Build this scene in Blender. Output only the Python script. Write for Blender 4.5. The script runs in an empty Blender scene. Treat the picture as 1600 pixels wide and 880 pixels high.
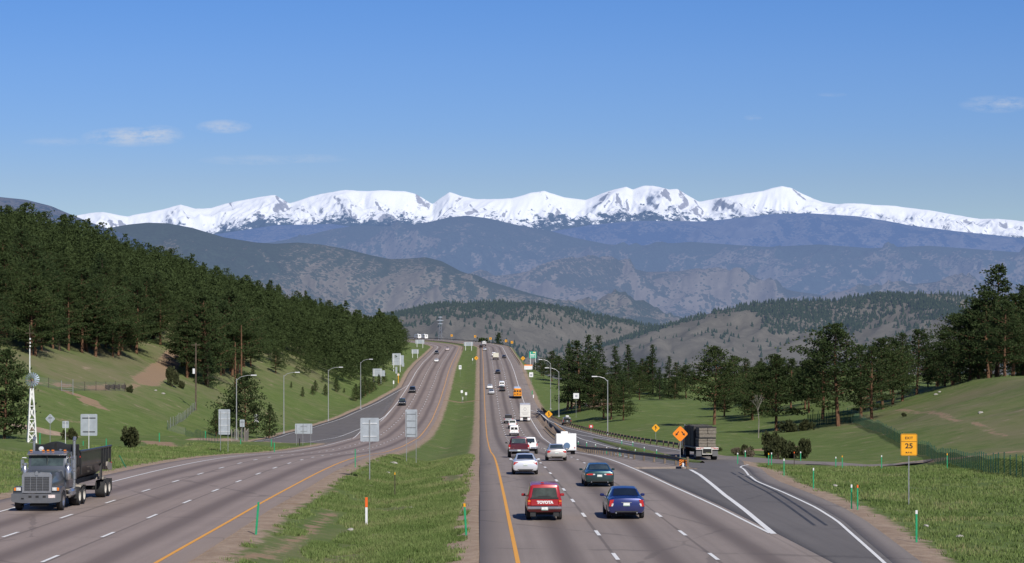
import bpy, math, random
import numpy as np
from mathutils import Vector, Matrix

# ------------------------------------------------------------------ scene, camera
FPX = 3300.0                      # focal length in pixels of a 1600 px wide picture
rng = np.random.default_rng(11)
RD = random.Random(5)
scn = bpy.context.scene
COL = scn.collection
PI = math.pi
rad = math.radians

# ------------------------------------------------------------------ helpers: meshes
def tag(o, label=None, cat=None, group=None, kind=None):
    if label: o['label'] = label
    if cat: o['category'] = cat
    if group: o['group'] = group
    if kind: o['kind'] = kind
    return o

def empty(name, loc=(0, 0, 0), rz=0.0, rx=0.0, label=None, cat=None, group=None):
    o = bpy.data.objects.new(name, None)
    COL.objects.link(o)
    o.location = loc
    o.rotation_euler = (rx, 0, rz)
    o.empty_display_size = 0.2
    return tag(o, label, cat, group)

def link_mesh(name, me, mat, parent=None, smooth=False, sharp=None):
    o = bpy.data.objects.new(name, me)
    COL.objects.link(o)
    if mat: me.materials.append(mat)
    if parent: o.parent = parent
    if smooth:
        me.polygons.foreach_set('use_smooth', [True]*len(me.polygons))
        if sharp: me.set_sharp_from_angle(angle=rad(sharp))
    return o

class MB:
    """collects shapes and links them as one mesh object"""
    def __init__(s): s.v = []; s.f = []
    def add(s, vs, fs):
        n = len(s.v); s.v += [tuple(v) for v in vs]; s.f += [tuple(n+i for i in f) for f in fs]; return s
    def box(s, c, d, rz=0, rx=0, ry=0, bev=0):
        x, y, z = d[0]/2, d[1]/2, d[2]/2
        if bev <= 0:
            vs = [(-x,-y,-z),(x,-y,-z),(x,y,-z),(-x,y,-z),(-x,-y,z),(x,-y,z),(x,y,z),(-x,y,z)]
            fs = [(0,3,2,1),(4,5,6,7),(0,1,5,4),(1,2,6,5),(2,3,7,6),(3,0,4,7)]
        else:                      # box with all edges chamfered
            b = min(bev, x*.9, y*.9, z*.9)
            vs = []; idx = {}
            for sx in (-1,1):
                for sy in (-1,1):
                    for sz in (-1,1):
                        for a in range(3):
                            p = [sx*(x-b), sy*(y-b), sz*(z-b)]
                            p[a] = (sx*x, sy*y, sz*z)[a]
                            idx[sx,sy,sz,a] = len(vs); vs.append(tuple(p))
            fs = []
            for a in range(3):
                o1, o2 = [(1,2),(2,0),(0,1)][a]
                for sg in (-1,1):
                    q = []
                    for u, w in ((-1,-1),(1,-1),(1,1),(-1,1)):
                        k = [0,0,0]; k[a] = sg; k[o1] = u; k[o2] = w
                        q.append(idx[k[0],k[1],k[2],a])
                    fs.append(tuple(q if sg > 0 else q[::-1]))
                for u in (-1,1):
                    for w in (-1,1):
                        k0 = [0,0,0]; k0[a] = -1; k0[o1] = u; k0[o2] = w
                        k1 = list(k0); k1[a] = 1
                        q = [idx[(*k0,o1)], idx[(*k1,o1)], idx[(*k1,o2)], idx[(*k0,o2)]]
                        fs.append(tuple(q if u*w > 0 else q[::-1]))
            for sx in (-1,1):
                for sy in (-1,1):
                    for sz in (-1,1):
                        q = [idx[sx,sy,sz,0], idx[sx,sy,sz,1], idx[sx,sy,sz,2]]
                        fs.append(tuple(q if sx*sy*sz > 0 else q[::-1]))
        M = Matrix.Rotation(rz,3,'Z') @ Matrix.Rotation(rx,3,'X') @ Matrix.Rotation(ry,3,'Y')
        c = Vector(c)
        return s.add([M @ Vector(v) + c for v in vs], fs)
    def cyl(s, p0, p1, r0, r1=None, n=8, cap=True):
        r1 = r0 if r1 is None else r1
        p0, p1 = Vector(p0), Vector(p1); d = (p1-p0).normalized()
        a = d.orthogonal().normalized(); b = d.cross(a)
        vs = []
        for k in range(n):
            t = 2*PI*k/n; e = a*math.cos(t) + b*math.sin(t)
            vs += [p0+e*r0, p1+e*r1]
        fs = [(2*k, 2*((k+1)%n), 2*((k+1)%n)+1, 2*k+1) for k in range(n)]
        if cap: fs += [tuple(range(0,2*n,2))[::-1], tuple(range(1,2*n,2))]
        return s.add(vs, fs)
    def tube(s, pts, r, n=6):
        for i in range(len(pts)-1):
            r0 = r[i] if isinstance(r,(list,tuple)) else r
            r1 = r[i+1] if isinstance(r,(list,tuple)) else r
            s.cyl(pts[i], pts[i+1], r0, r1, n)
        return s
    def prism(s, poly, a0, a1, axis='y'):
        """polygon (2-D points) extruded along an axis; poly in (x,z) for y, (y,z) for x, (x,y) for z"""
        n = len(poly)
        def P(p, a): return {'y':(p[0],a,p[1]), 'x':(a,p[0],p[1]), 'z':(p[0],p[1],a)}[axis]
        vs = [P(p,a0) for p in poly] + [P(p,a1) for p in poly]
        fs = [tuple(range(n)), tuple(range(2*n-1,n-1,-1))]
        fs += [(i, n+i, n+(i+1)%n, (i+1)%n) for i in range(n)]
        return s.add(vs, fs)
    def lathe(s, prof, c, axis='x', n=14):
        """prof: list of (along axis, radius)"""
        m = len(prof); vs = []
        for k in range(n):
            t = 2*PI*k/n
            for a, r in prof:
                p = {'x':(a, r*math.cos(t), r*math.sin(t)), 'y':(r*math.cos(t), a, r*math.sin(t)), 'z':(r*math.cos(t), r*math.sin(t), a)}[axis]
                vs.append((p[0]+c[0], p[1]+c[1], p[2]+c[2]))
        fs = [(k*m+j, ((k+1)%n)*m+j, ((k+1)%n)*m+j+1, k*m+j+1) for k in range(n) for j in range(m-1)]
        return s.add(vs, fs)
    def build(s, name, mat, parent=None, smooth=False, sharp=35, fix=True):
        me = bpy.data.meshes.new(name)
        me.from_pydata(s.v, [], s.f)
        if fix:
            import bmesh
            bm = bmesh.new(); bm.from_mesh(me)
            bmesh.ops.recalc_face_normals(bm, faces=bm.faces)
            bm.to_mesh(me); bm.free()
        me.update()
        return link_mesh(name, me, mat, parent, smooth, sharp)

def np_mesh(name, V, Fc, mat, parent=None, smooth=False, attrs=None):
    """fast mesh from numpy: V (n,3), Fc (m,3) or (m,4)"""
    me = bpy.data.meshes.new(name)
    V = np.asarray(V, dtype=np.float32); Fc = np.asarray(Fc, dtype=np.int32)
    m, k = Fc.shape
    me.vertices.add(len(V)); me.vertices.foreach_set('co', V.ravel())
    me.loops.add(m*k); me.loops.foreach_set('vertex_index', Fc.ravel())
    me.polygons.add(m)
    me.polygons.foreach_set('loop_start', np.arange(0, m*k, k, dtype=np.int32))
    me.polygons.foreach_set('loop_total', np.full(m, k, dtype=np.int32))
    if smooth: me.polygons.foreach_set('use_smooth', np.ones(m, dtype=bool))
    for nm, a in (attrs or {}).items():
        at = me.attributes.new(nm, 'FLOAT', 'POINT'); at.data.foreach_set('value', np.asarray(a, dtype=np.float32).ravel())
    me.update(calc_edges=True); me.validate()
    return link_mesh(name, me, mat, parent) if mat is not False else me

def grid_faces(nr, nc):
    i = np.arange(nr-1)[:,None]*nc + np.arange(nc-1)[None,:]
    return np.stack([i, i+1, i+nc+1, i+nc], -1).reshape(-1,4)

# ------------------------------------------------------------------ helpers: noise
_perm = np.random.default_rng(3).permutation(512).astype(np.int64)
_g = np.random.default_rng(4).normal(size=(512,2)); _g /= np.linalg.norm(_g, axis=1)[:,None]
def perlin(x, y):
    xi = np.floor(x).astype(np.int64); yi = np.floor(y).astype(np.int64)
    xf = x-xi; yf = y-yi
    u = xf*xf*xf*(xf*(xf*6-15)+10); v = yf*yf*yf*(yf*(yf*6-15)+10)
    def gr(a, b, fx, fy):
        h = _perm[(a + _perm[b & 511]) & 511]; g = _g[h]
        return g[...,0]*fx + g[...,1]*fy
    n00 = gr(xi,yi,xf,yf); n10 = gr(xi+1,yi,xf-1,yf); n01 = gr(xi,yi+1,xf,yf-1); n11 = gr(xi+1,yi+1,xf-1,yf-1)
    return (n00*(1-u)+n10*u)*(1-v) + (n01*(1-u)+n11*u)*v
def fbm(x, y, o=4, gain=.5):
    s = 0; a = 1; f = 1
    for k in range(o):
        s = s + a*perlin(x*f+17.3*k, y*f-9.1*k); a *= gain; f *= 2.03
    return s
def ridged(x, y, o=5, gain=.5):
    s = 0; a = 1; f = 1; w = 1
    for k in range(o):
        n = 1-np.abs(perlin(x*f+31.7*k, y*f+11.9*k))*1.9
        n = np.clip(n,0,1)**2*w
        s = s + a*n; w = np.clip(n*1.6,0,1); a *= gain; f *= 2.1
    return s
def sstep(a, b, x):
    t = np.clip((x-a)/(b-a), 0, 1); return t*t*(3-2*t)

# ------------------------------------------------------------------ helpers: materials
class NT:
    def __init__(s, name):
        s.m = bpy.data.materials.new(name); s.m.use_nodes = True
        s.t = s.m.node_tree; s.n = s.t.nodes; s.n.clear()
        s.out = s.n.new('ShaderNodeOutputMaterial')
    def node(s, typ, **kw):
        n = s.n.new(typ)
        for k, v in kw.items():
            if k == 'ins':
                for a, b in v.items(): s.put(n.inputs[a], b)
            else: setattr(n, k, v)
        return n
    def put(s, sock, b):
        if isinstance(b, bpy.types.NodeSocket): s.t.links.new(b, sock)
        else:
            if sock.type == 'RGBA' and len(b) == 3: b = (*b, 1)
            sock.default_value = b
    def math(s, op, a, b=0.0, c=None, clamp=False):
        n = s.node('ShaderNodeMath', operation=op, use_clamp=clamp); s.put(n.inputs[0], a); s.put(n.inputs[1], b)
        if c is not None: s.put(n.inputs[2], c)
        return n.outputs[0]
    def mix(s, f, a, b):
        n = s.node('ShaderNodeMix', data_type='RGBA'); s.put(n.inputs[0], f); s.put(n.inputs[6], a); s.put(n.inputs[7], b); return n.outputs[2]
    def ramp(s, x, a, b):          # smooth 0..1 between a and b
        n = s.node('ShaderNodeMapRange', interpolation_type='SMOOTHSTEP'); s.put(n.inputs[0], x); s.put(n.inputs[1], a); s.put(n.inputs[2], b); return n.outputs[0]
    def noise(s, vec, scale, detail=3, rough=.5):
        n = s.node('ShaderNodeTexNoise'); s.put(n.inputs['Vector'], vec); n.inputs['Scale'].default_value = scale
        n.inputs['Detail'].default_value = detail; n.inputs['Roughness'].default_value = rough; return n.outputs['Fac']
    def pos(s): return s.node('ShaderNodeNewGeometry').outputs['Position']
    def obj(s): return s.node('ShaderNodeTexCoord').outputs['Object']
    def scaled(s, vec, sc):
        n = s.node('ShaderNodeVectorMath', operation='MULTIPLY'); s.put(n.inputs[0], vec); n.inputs[1].default_value = sc; return n.outputs[0]
    def attr(s, name): return s.node('ShaderNodeAttribute', attribute_name=name).outputs['Fac']
    def bsdf(s, col, rough=.6, metal=0.0, coat=0.0, spec=.5, normal=None):
        b = s.node('ShaderNodeBsdfPrincipled')
        s.put(b.inputs['Base Color'], col); s.put(b.inputs['Roughness'], rough); b.inputs['Metallic'].default_value = metal
        b.inputs['Coat Weight'].default_value = coat; b.inputs['Specular IOR Level'].default_value = spec
        if normal is not None: s.put(b.inputs['Normal'], normal)
        return b
    def bump(s, h, strength=.3, dist=.05):
        n = s.node('ShaderNodeBump'); n.inputs['Strength'].default_value = strength; n.inputs['Distance'].default_value = dist
        s.put(n.inputs['Height'], h); return n.outputs[0]
    def end(s, sh):
        s.t.links.new(sh.outputs[0] if hasattr(sh,'outputs') else sh, s.out.inputs[0]); return s.m

_mats = {}
def simple(name, col, rough=.6, metal=0.0, coat=0.0, vary=.15, scale=2.0, spec=.5):
    """plain surface with a little procedural mottling and grime"""
    if name in _mats: return _mats[name]
    t = NT(name); p = t.obj()
    f = t.noise(p, scale, 4, .6)
    c = t.mix(t.ramp(f,.3,.75), tuple(v*(1-vary) for v in col), tuple(min(1,v*(1+vary*.5)) for v in col))
    _mats[name] = t.end(t.bsdf(c, rough, metal, coat, spec)); return _mats[name]

def paint(name, col, dirt=.25, metal=.25, rough=.32):
    """car paint: coat, flakes of tone and road dust low on the body"""
    t = NT(name); p = t.obj()
    sep = t.node('ShaderNodeSeparateXYZ'); t.put(sep.inputs[0], p)
    low = t.ramp(sep.outputs['Z'], .95, .3)
    f = t.math('MULTIPLY', low, t.math('MULTIPLY', t.noise(p, 3, 4), dirt*1.6))
    c = t.mix(f, col, (.22,.19,.165))
    b = t.bsdf(c, t.math('ADD', rough, t.math('MULTIPLY', f, .5)), metal, .7)
    b.inputs['Coat Roughness'].default_value = .08
    return t.end(b)
# ------------------------------------------------------------------ the lie of the land (metres; the camera is the origin)
def table(pts, sig=9.0, lo=0, hi=2000):
    y = np.arange(lo, hi+1, 1.0)
    z = np.interp(y, [p[0] for p in pts], [p[1] for p in pts])
    k = np.arange(-40, 41); w = np.exp(-.5*(k/sig)**2); w /= w.sum()
    zp = np.concatenate([z[0]+(z[1]-z[0])*np.arange(-40,0), z, z[-1]+(z[-1]-z[-2])*np.arange(1,41)])
    zs = np.convolve(zp, w, 'valid')
    return lambda q: np.interp(q, y, zs)
P = table([(0,-6.9),(60,-9.55),(80,-10.4),(103,-11.5),(112,-11.85),(134,-12.95),(150,-13.72),(172,-14.9),(195,-16.3),(220,-18.05),(262,-21.2),
           (320,-25.0),(405,-29.9),(460,-32.0),(516,-33.6),(600,-34.4),(680,-34.0),(772,-32.85),(860,-33),(943,-34),(1190,-36.4),(1300,-37.2),(1400,-38),(1700,-44)])
_Q = table([(0,-6.9),(60,-9.55),(80,-10.4),(103,-11.5),(112,-11.85),(134,-12.95),(150,-13.72),(165,-14.6),(190,-16.5),(215,-18.6),(238,-20.2),(280,-22.2),
            (340,-25.3),(410,-28.8),(480,-31.5),(540,-33.2),(600,-34.4),(680,-34.0),(772,-32.85),(860,-33),(943,-34),(1190,-36.4),(1700,-44)])
def Q(y): return np.where(np.asarray(y) < 150, P(y), _Q(y))
Rg = table([(0,-8),(60,-9.7),(80,-10.4),(115,-12.0),(150,-14.1),(190,-17.0),(205,-18.3),(225,-19.9),(250,-21.0),(300,-23.0),(350,-25),(393,-27.2),(470,-29),
            (550,-30.3),(650,-31.5),(720,-34),(800,-38),(1000,-52),(1400,-80),(2000,-120)])
RC = 600.0
def shift(y):
    d = np.clip(np.asarray(y, float)-1150, 0, 540); return RC - np.sqrt(RC*RC-d*d)
def YR(y): return 1.4 - .0153*np.asarray(y, float)          # yellow line of the outbound road, before the bend
def YL(y): return -11.9 - .0146*np.asarray(y, float)        # yellow line of the inbound road
def ip(y, *pts): return np.interp(y, [p[0] for p in pts], [p[1] for p in pts])
def wR(y): return ip(y, (70,11.25),(92,11.25),(110,11.1),(135,10.7),(166,10.4),(200,10.3),(345,10.1),(450,10.9),(560,11.2))
def whiteR(y): return YR(y)+wR(y)
def whiteL(y): return YL(y)-ip(y, (80,12.5),(250,12.2),(700,11.8))
def Xg(y): return ip(y, (150,15.5),(165,13.9),(175,12.8),(190,11.0),(205,10.2),(225,9.6),(270,8.7),(340,8.1),(400,7.9),(460,7.0),(480,6.6),(540,5.6))
def Xr(y): return ip(y, (60,12.0),(70,13),(77,13.6),(100,15.4),(110,15.85),(125,16.1),(140,16.2),(150,16.8),(165,18.1),(180,19.2),(200,21))
def eQ(y): return ip(y, (60,13.4),(70,14.4),(77,15.0),(100,16.8),(110,17.3),(125,17.6),(140,17.7),(150,18.2),(165,19.5),(180,20.4),(200,22),(215,23.6),(228,25),(240,26),(255,25.2),
                     (278,22.4),(295,20.9),(310,19.2),(350,16.2),(405,13.4),(430,11.4),(480,9.2),(520,8.2),(560,7.3))
def eR(y):   # outer edge of everything paved on the right
    y = np.asarray(y, float); return np.where(y < 560, eQ(y), whiteR(y)+ip(y,(560,3.3),(700,3.2),(1200,3.4)))
def rampLo(y): return ip(y, (312,-110),(318,-82),(325,-60),(333,-49),(345,-45),(380,-45.5),(425,-46.3),(485,-44.3),(550,-41.7),(620,-38.4),(690,-35.2),(720,-34.6))
def rampLi(y): return ip(y, (312,-75),(318,-58),(325,-46),(333,-39),(342,-35),(357,-33.6),(400,-33),(455,-32.6),(512,-31.5))
def shL(y): return whiteL(y)-ip(y, (60,2.4),(250,2.4),(330,1.2),(500,.6),(700,2.2),(760,2.6),(1500,2.6))
def eL(y):
    y = np.asarray(y, float); b = shL(y)
    return np.where((y > 345) & (y < 720), np.minimum(b, rampLo(y)), b)
def foot(y): return ip(y, (60,-28),(100,-30),(150,-33),(200,-46),(250,-64),(300,-67),(340,-60),(380,-53),(425,-50),(485,-48),(550,-46),(620,-43),(690,-41),(800,-41),(1000,-44),(1400,-52))
def hillL(d, y):
    k = ip(y, (60,.30),(300,.30),(420,.42),(600,.44),(800,.38),(1000,.29),(1300,.20))
    d = np.maximum(d, 0)
    h = k*(np.sqrt(d*d+9)-3)
    cap = ip(y, (60,24),(300,30),(450,50),(600,64),(800,70),(1000,66),(1300,44))
    return cap*np.tanh(h/cap)

YS = [50.0]
while YS[-1] < 1720: YS.append(YS[-1] + max(1.6, YS[-1]*.0105))
YS = np.array(YS)
S = np.concatenate([-np.geomspace(420, 66, 44), np.arange(-65, -47, 1.0), np.arange(-47, 27, .75), np.arange(27.2, 66, 1.2), np.geomspace(67, 420, 40)])

def ground_row(y, s):
    p, q, r = float(P(y)), float(Q(y)), float(Rg(y))
    yl, yr, e0, e1, ft = float(YL(y)), float(YR(y)), float(eL(y)), float(eR(y)), float(foot(y))
    ft = min(ft, e0-1.5)
    md = ip(y, (60,.75),(200,.95),(500,.8),(1100,.3))
    xs = [-900, ft, e0, yl+1.0, yl+2.4, (yl+yr)/2-.5, yr-2.5, yr-1.4]
    zs = [p+.05*(e0-ft), p+.05*(e0-ft), p, p, p-.08, p-md, p-.1, p]
    if y < 165:
        a = float(whiteR(y)); xs += [a+.3, e1, e1+1.5, e1+9, e1+26, 900]; zs += [p, q, q-.08, .5*q+.5*r-.15, r, r]
    elif y < 545:
        g = max(float(Xg(y)), float(whiteR(y))+.6); xs += [g+.2, g+1.2, max(e1,g+1.6), max(e1,g+1.6)+1.5, max(e1,g+1.6)+14, 900]
        zs += [p, q, q, q-.15, r, r]
    else:
        xs += [e1, e1+2, e1+16, 900]; zs += [p, p-.1, min(p-1, r), r]
    z = np.interp(s, xs, zs)
    z = z + hillL(ft - s, y)
    d = np.maximum(s-40, 0)
    z = z + (.12*np.minimum(d,42) + .0026*np.minimum(d,42)**2) * ip(y, (60,.35),(200,.8),(300,1),(370,.95),(430,.7),(500,.45),(700,.3),(900,0))
    return z
ZS = np.array([ground_row(y, S) for y in YS])
XS = S[None,:] - shift(YS)[:,None]
# gentle lumps away from the pavement
_d0 = np.minimum(np.abs(S[None,:]-eL(YS)[:,None]), 1e9)
OUT = np.maximum.reduce([eL(YS)[:,None]-S[None,:], S[None,:]-eR(YS)[:,None], np.minimum(S[None,:]-(YL(YS)+1.0)[:,None], (YR(YS)-1.4)[:,None]-S[None,:])])
YY = np.repeat(YS[:,None], len(S), 1)
ZS = ZS + sstep(1, 8, OUT)*(fbm(XS/14, YY/19, 3)*.45) + sstep(5, 40, OUT)*fbm(XS/60+5, YY/75, 3)*1.6*(np.abs(S)[None,:] > 26)

def G(x, y):
    """height of the ground at x, y (arrays)"""
    x = np.asarray(x, float); y = np.asarray(y, float)
    s = x + shift(y)
    i = np.clip(np.searchsorted(YS, y)-1, 0, len(YS)-2); j = np.clip(np.searchsorted(S, s)-1, 0, len(S)-2)
    a = np.clip((y-YS[i])/(YS[i+1]-YS[i]), 0, 1); b = np.clip((s-S[j])/(S[j+1]-S[j]), 0, 1)
    return (ZS[i,j]*(1-a)+ZS[i+1,j]*a)*(1-b) + (ZS[i,j+1]*(1-a)+ZS[i+1,j+1]*a)*b
def g1(x, y): return float(G(x, y))
def hit(px, py, y0=62, y1=1600):
    """the point of the ground seen in the picture at px, py"""
    y = np.arange(y0, y1, .5); x = (px-800)/FPX*y; z = (440-py)/FPX*y
    k = np.argmax(G(x, y) >= z)
    return (float(x[k]), float(y[k]), g1(x[k], y[k]))
def X(px, y): return (px-800)/FPX*y

def pdist(x, y, poly):
    d = np.full(np.shape(x), 1e9)
    for (ax, ay), (bx, by) in zip(poly[:-1], poly[1:]):
        vx, vy = bx-ax, by-ay; L = vx*vx+vy*vy+1e-9
        t = np.clip(((x-ax)*vx+(y-ay)*vy)/L, 0, 1)
        d = np.minimum(d, np.hypot(x-ax-t*vx, y-ay-t*vy))
    return d

# side road on the right, running off behind the exit
SIDE = [(17.5,266),(21,252),(25.5,242),(31,234),(38,229),(45,226)]
# ------------------------------------------------------------------ dirt and pavement masks of the ground sheet
XX = XS
inL = np.minimum(S[None,:]-eL(YS)[:,None], (YL(YS)+1.0)[:,None]-S[None,:])
inR = np.minimum(S[None,:]-(YR(YS)-1.4)[:,None], eR(YS)[:,None]-S[None,:])
mid = (YS > 165) & (YS < 545)
gX = np.maximum(Xg(YS), whiteR(YS)+.6)
emb = np.where(mid[:,None], np.minimum(S[None,:]-(gX+.2)[:,None], (gX+1.2)[:,None]-S[None,:]), -9)
inR = np.where(emb > 0, -emb, inR)
tailm = (YS > 312) & (YS < 350)
inT = np.where(tailm[:,None], np.minimum(S[None,:]-rampLo(YS)[:,None], rampLi(YS)[:,None]-S[None,:]), -9)
inT2 = np.where(((YS >= 345) & (YS < 515))[:,None], np.minimum(rampLi(YS)[:,None]-S[None,:], 40), -9)
sideD = pdist(XX, YY, SIDE)
ins = np.maximum.reduce([inL, inR, inT, np.interp(YY,[224,240],[.5,2.9])-sideD])
DIST = -ins                                            # metres outside the pavement
DROP = .35*sstep(.0, 1.0, ins) + .03
ZM = ZS - DROP
paths = []
def trail(pts, w): paths.append(([hit(*p)[:2] for p in pts], w))
trail([(52,598),(110,603),(160,607),(196,605),(222,595),(240,585)], 1.3)
trail([(222,596),(238,588),(252,577),(268,563),(283,548)], 2.5)
trail([(118,617),(138,624),(150,636)], 2.2)
trail([(100,655),(122,660)], 1.6)
trail([(1470,650),(1500,658),(1540,670),(1570,682)], .35)
trail([(1400,640),(1440,645),(1480,652)], .5)
trail([(1185,703),(1215,700),(1235,698)], 2.2)
trail([(240,690),(262,697)], 2.0)
trail([(905,630),(940,634)], 3.0)
paths.append(([(44,226),(52,222),(62,216)], 1.0))
for q_ in ([(420,872),(440,852),(470,840)],[(478,836),(500,812),(515,800)],[(512,764),(530,772),(548,775)],[(590,796),(610,800)],[(440,790),(470,782)],[(690,745),(700,752)],[(400,862),(380,876)]): trail(q_, .25)
paths.append(([(float(YL(612))+2, 612), (float(YR(612))-2, 612)], 2.2))
PATH = np.full(XX.shape, 50.0)
for pl, w in paths: PATH = np.minimum(PATH, pdist(XX, YY, pl)-w)
DRY = np.clip(.55*np.exp(-((S[None,:]-((YL(YS)+YR(YS))/2)[:,None]-1.4)/1.5)**2)*sstep(80,110,YY)*sstep(330,200,YY) + .5*sstep(0, 40, foot(YS)[:,None]-S[None,:]+4)*sstep(330,420,YY) + .42*sstep(38, 62, S[None,:])*sstep(430,330,YY) + .35*sstep(.0,1.5,OUT)*sstep(9,3,np.abs(S[None,:]-(YL(YS)+YR(YS))[:,None]/2-1.5))*sstep(300,100,YY), 0, 1)

# ------------------------------------------------------------------ ground material
def mat_ground():
    t = NT('grassland'); p = t.pos()
    n1 = t.noise(p, .045, 4, .6); n2 = t.noise(p, .32, 4, .65); n3 = t.noise(p, 2.6, 4, .7); n4 = t.noise(p, 14, 3, .7)
    dry = t.attr('dry')
    g = t.mix(t.ramp(n2,.33,.68), (.086,.138,.033), (.130,.182,.053))
    g = t.mix(t.ramp(n3,.35,.75), g, (.140,.165,.058))
    f = t.math('ADD', t.math('ADD', t.math('MULTIPLY', n1, .9), t.math('MULTIPLY', n2, .55)), t.math('MULTIPLY', dry, .55))
    g = t.mix(t.ramp(f, .72, 1.22), g, (.19,.172,.096))
    g = t.mix(t.ramp(n4,.62,.85), g, (.19,.18,.095))
    f2 = t.math('ADD', t.math('MULTIPLY', t.noise(p, .16, 5, .7), .8), t.math('MULTIPLY', n2, .5))
    bare = t.ramp(f2, .78, .9)
    d = t.math('ADD', t.attr('dist'), t.math('MULTIPLY', t.math('SUBTRACT', t.noise(p, .7, 5, .7), .5), 3.0))
    verge = t.ramp(d, 1.75, 1.05)
    pa = t.math('ADD', t.attr('path'), t.math('MULTIPLY', t.math('SUBTRACT', t.noise(p, .8, 6, .75), .5), 3.0))
    pth = t.ramp(pa, .22, -.22)
    dm = t.math('MAXIMUM', t.math('MAXIMUM', verge, pth), t.math('MULTIPLY', bare, .55))
    dc = t.mix(t.ramp(t.noise(p, 1.1, 5, .7),.3,.7), (.29,.21,.15), (.41,.315,.235))
    dc = t.mix(t.math('MULTIPLY', t.ramp(n4,.45,.8), .5), dc, (.19,.15,.12))
    dc = t.mix(pth, dc, t.mix(n3, (.24,.16,.10), (.34,.245,.16)))
    c = t.mix(dm, g, dc)
    h = t.math('ADD', t.math('MULTIPLY', n4, .5), n3)
    return t.end(t.bsdf(c, .95, spec=.12, normal=t.bump(h, .55, .22)))
M_GROUND = mat_ground()
g = np_mesh('ground', np.stack([XX, YY, ZM], -1).reshape(-1,3), grid_faces(*XX.shape), M_GROUND, None, True, {'dist':DIST, 'path':PATH, 'dry':DRY})
tag(g, kind='structure')

# ------------------------------------------------------------------ pavement
def mat_road(name, base, lane, tint=(.62,.60,.60), joints=True, streak=.42, first=0.0):
    t = NT(name); p = t.pos(); u = t.attr('u'); v = t.attr('v')
    n1 = t.noise(p, .12, 4, .6); n2 = t.noise(p, 9, 3, .7)
    cb = t.node('ShaderNodeCombineXYZ'); t.put(cb.inputs[0], t.math('MULTIPLY', u, 2.2)); t.put(cb.inputs[1], t.math('MULTIPLY', v, .035))
    st = t.noise(cb.outputs[0], 1.0, 4, .6)
    c = t.mix(t.ramp(n1,.3,.7), base, tuple(x*1.13 for x in base))
    c = t.mix(t.math('MULTIPLY', t.ramp(st,.36,.72), .4), c, tuple(x*.72 for x in base))
    c = t.mix(t.math('MULTIPLY', t.ramp(n2,.42,.8), .35), c, tuple(x*1.5 for x in base))
    if lane:
        fr = t.math('FRACT', t.math('DIVIDE', t.math('ADD', u, first), lane))
        dc = t.math('ABSOLUTE', t.math('SUBTRACT', fr, .52))
        wob = t.math('MULTIPLY', t.math('SUBTRACT', st, .5), .16)
        oil = t.ramp(t.math('ADD', dc, wob), .24, .02)
        dark = tuple(x*(1-streak)*y/.6 for x, y in zip(base, tint))
        lim = t.math('MULTIPLY', t.ramp(u, -.1, .8), t.ramp(u, lane*3+.5, lane*3-.6))
        c = t.mix(t.math('MULTIPLY', t.math('MULTIPLY', oil, .95), lim), c, dark)
        if joints:
            dj = t.math('ABSOLUTE', t.math('SUBTRACT', t.math('FRACT', t.math('ADD', fr, .5)), .5))
            jn = t.ramp(t.math('ADD', dj, t.math('MULTIPLY', t.math('SUBTRACT', n1, .5), .03)), .026, .008)
            c = t.mix(t.math('MULTIPLY', t.math('MULTIPLY', jn, .6), lim), c, tuple(x*.42 for x in base))
        edge = t.ramp(u, -.05, -.3)
        c = t.mix(t.math('MULTIPLY', edge, .5), c, t.mix(n1, tuple(x*.9 for x in base), (.23,.185,.155)))
    # thin tar-sealed cracks
    vo = t.node('ShaderNodeTexVoronoi', feature='DISTANCE_TO_EDGE'); t.put(vo.inputs['Vector'], t.scaled(p, (.09,.05,.09))); vo.inputs['Scale'].default_value = 1.0
    cr = t.math('MULTIPLY', t.ramp(t.math('ADD', vo.outputs[0], t.math('MULTIPLY', t.math('SUBTRACT', t.noise(p,.5,4),.5), .06)), .010, .002), .42)
    c = t.mix(cr, c, tuple(x*.45 for x in base))
    return t.end(t.bsdf(c, .8, spec=.3, normal=t.bump(n2, .15, .02)))
M_PINK = mat_road('worn_pink_asphalt', (.245,.204,.178), 3.72, streak=.42)
M_PINKL = mat_road('worn_pink_asphalt_inbound', (.262,.210,.182), 4.1, streak=.40)
M_DARK = mat_road('dark_asphalt', (.136,.124,.115), 0)
M_GREY = mat_road('grey_asphalt', (.190,.165,.148), 0)

def strip(name, a, b, zf, y0, y1, mat, u0, nc=9, lift=0.0, usign=1, skirt=True):
    ys = np.concatenate([[y0], YS[(YS > y0+.3) & (YS < y1-.3)], [y1]])
    A, B = a(ys), b(ys); B = np.maximum(B, A+.02)
    ts = np.linspace(0, 1, nc)
    x = A[:,None]+(B-A)[:,None]*ts
    z = np.repeat((zf(ys)+lift)[:,None], nc, 1)
    if skirt:
        x = np.concatenate([x[:,:1]-.05, x, x[:,-1:]+.05], 1); z = np.concatenate([z[:,:1]-.3, z, z[:,-1:]-.3], 1)
    yv = np.repeat(ys[:,None], x.shape[1], 1)
    u = usign*(x - u0(ys)[:,None])
    o = np_mesh(name, np.stack([x-shift(yv), yv, z], -1).reshape(-1,3), grid_faces(*x.shape), mat, None, False, {'u':u, 'v':yv})
    return tag(o, kind='structure')
rEdge = lambda y: np.where(y < 166, whiteR(y)+.28, np.where(y < 545, gX_f(y), eR(y)))
def gX_f(y): return np.maximum(Xg(y), whiteR(y)+.6)+.2
strip('road', lambda y: YR(y)-1.4, rEdge, P, 52, 1715, M_PINK, YR, 14)
strip('road', eLs := (lambda y: shL(y)), lambda y: YL(y)+1.0, P, 52, 1715, M_PINKL, YL, 16, usign=-1)
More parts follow.
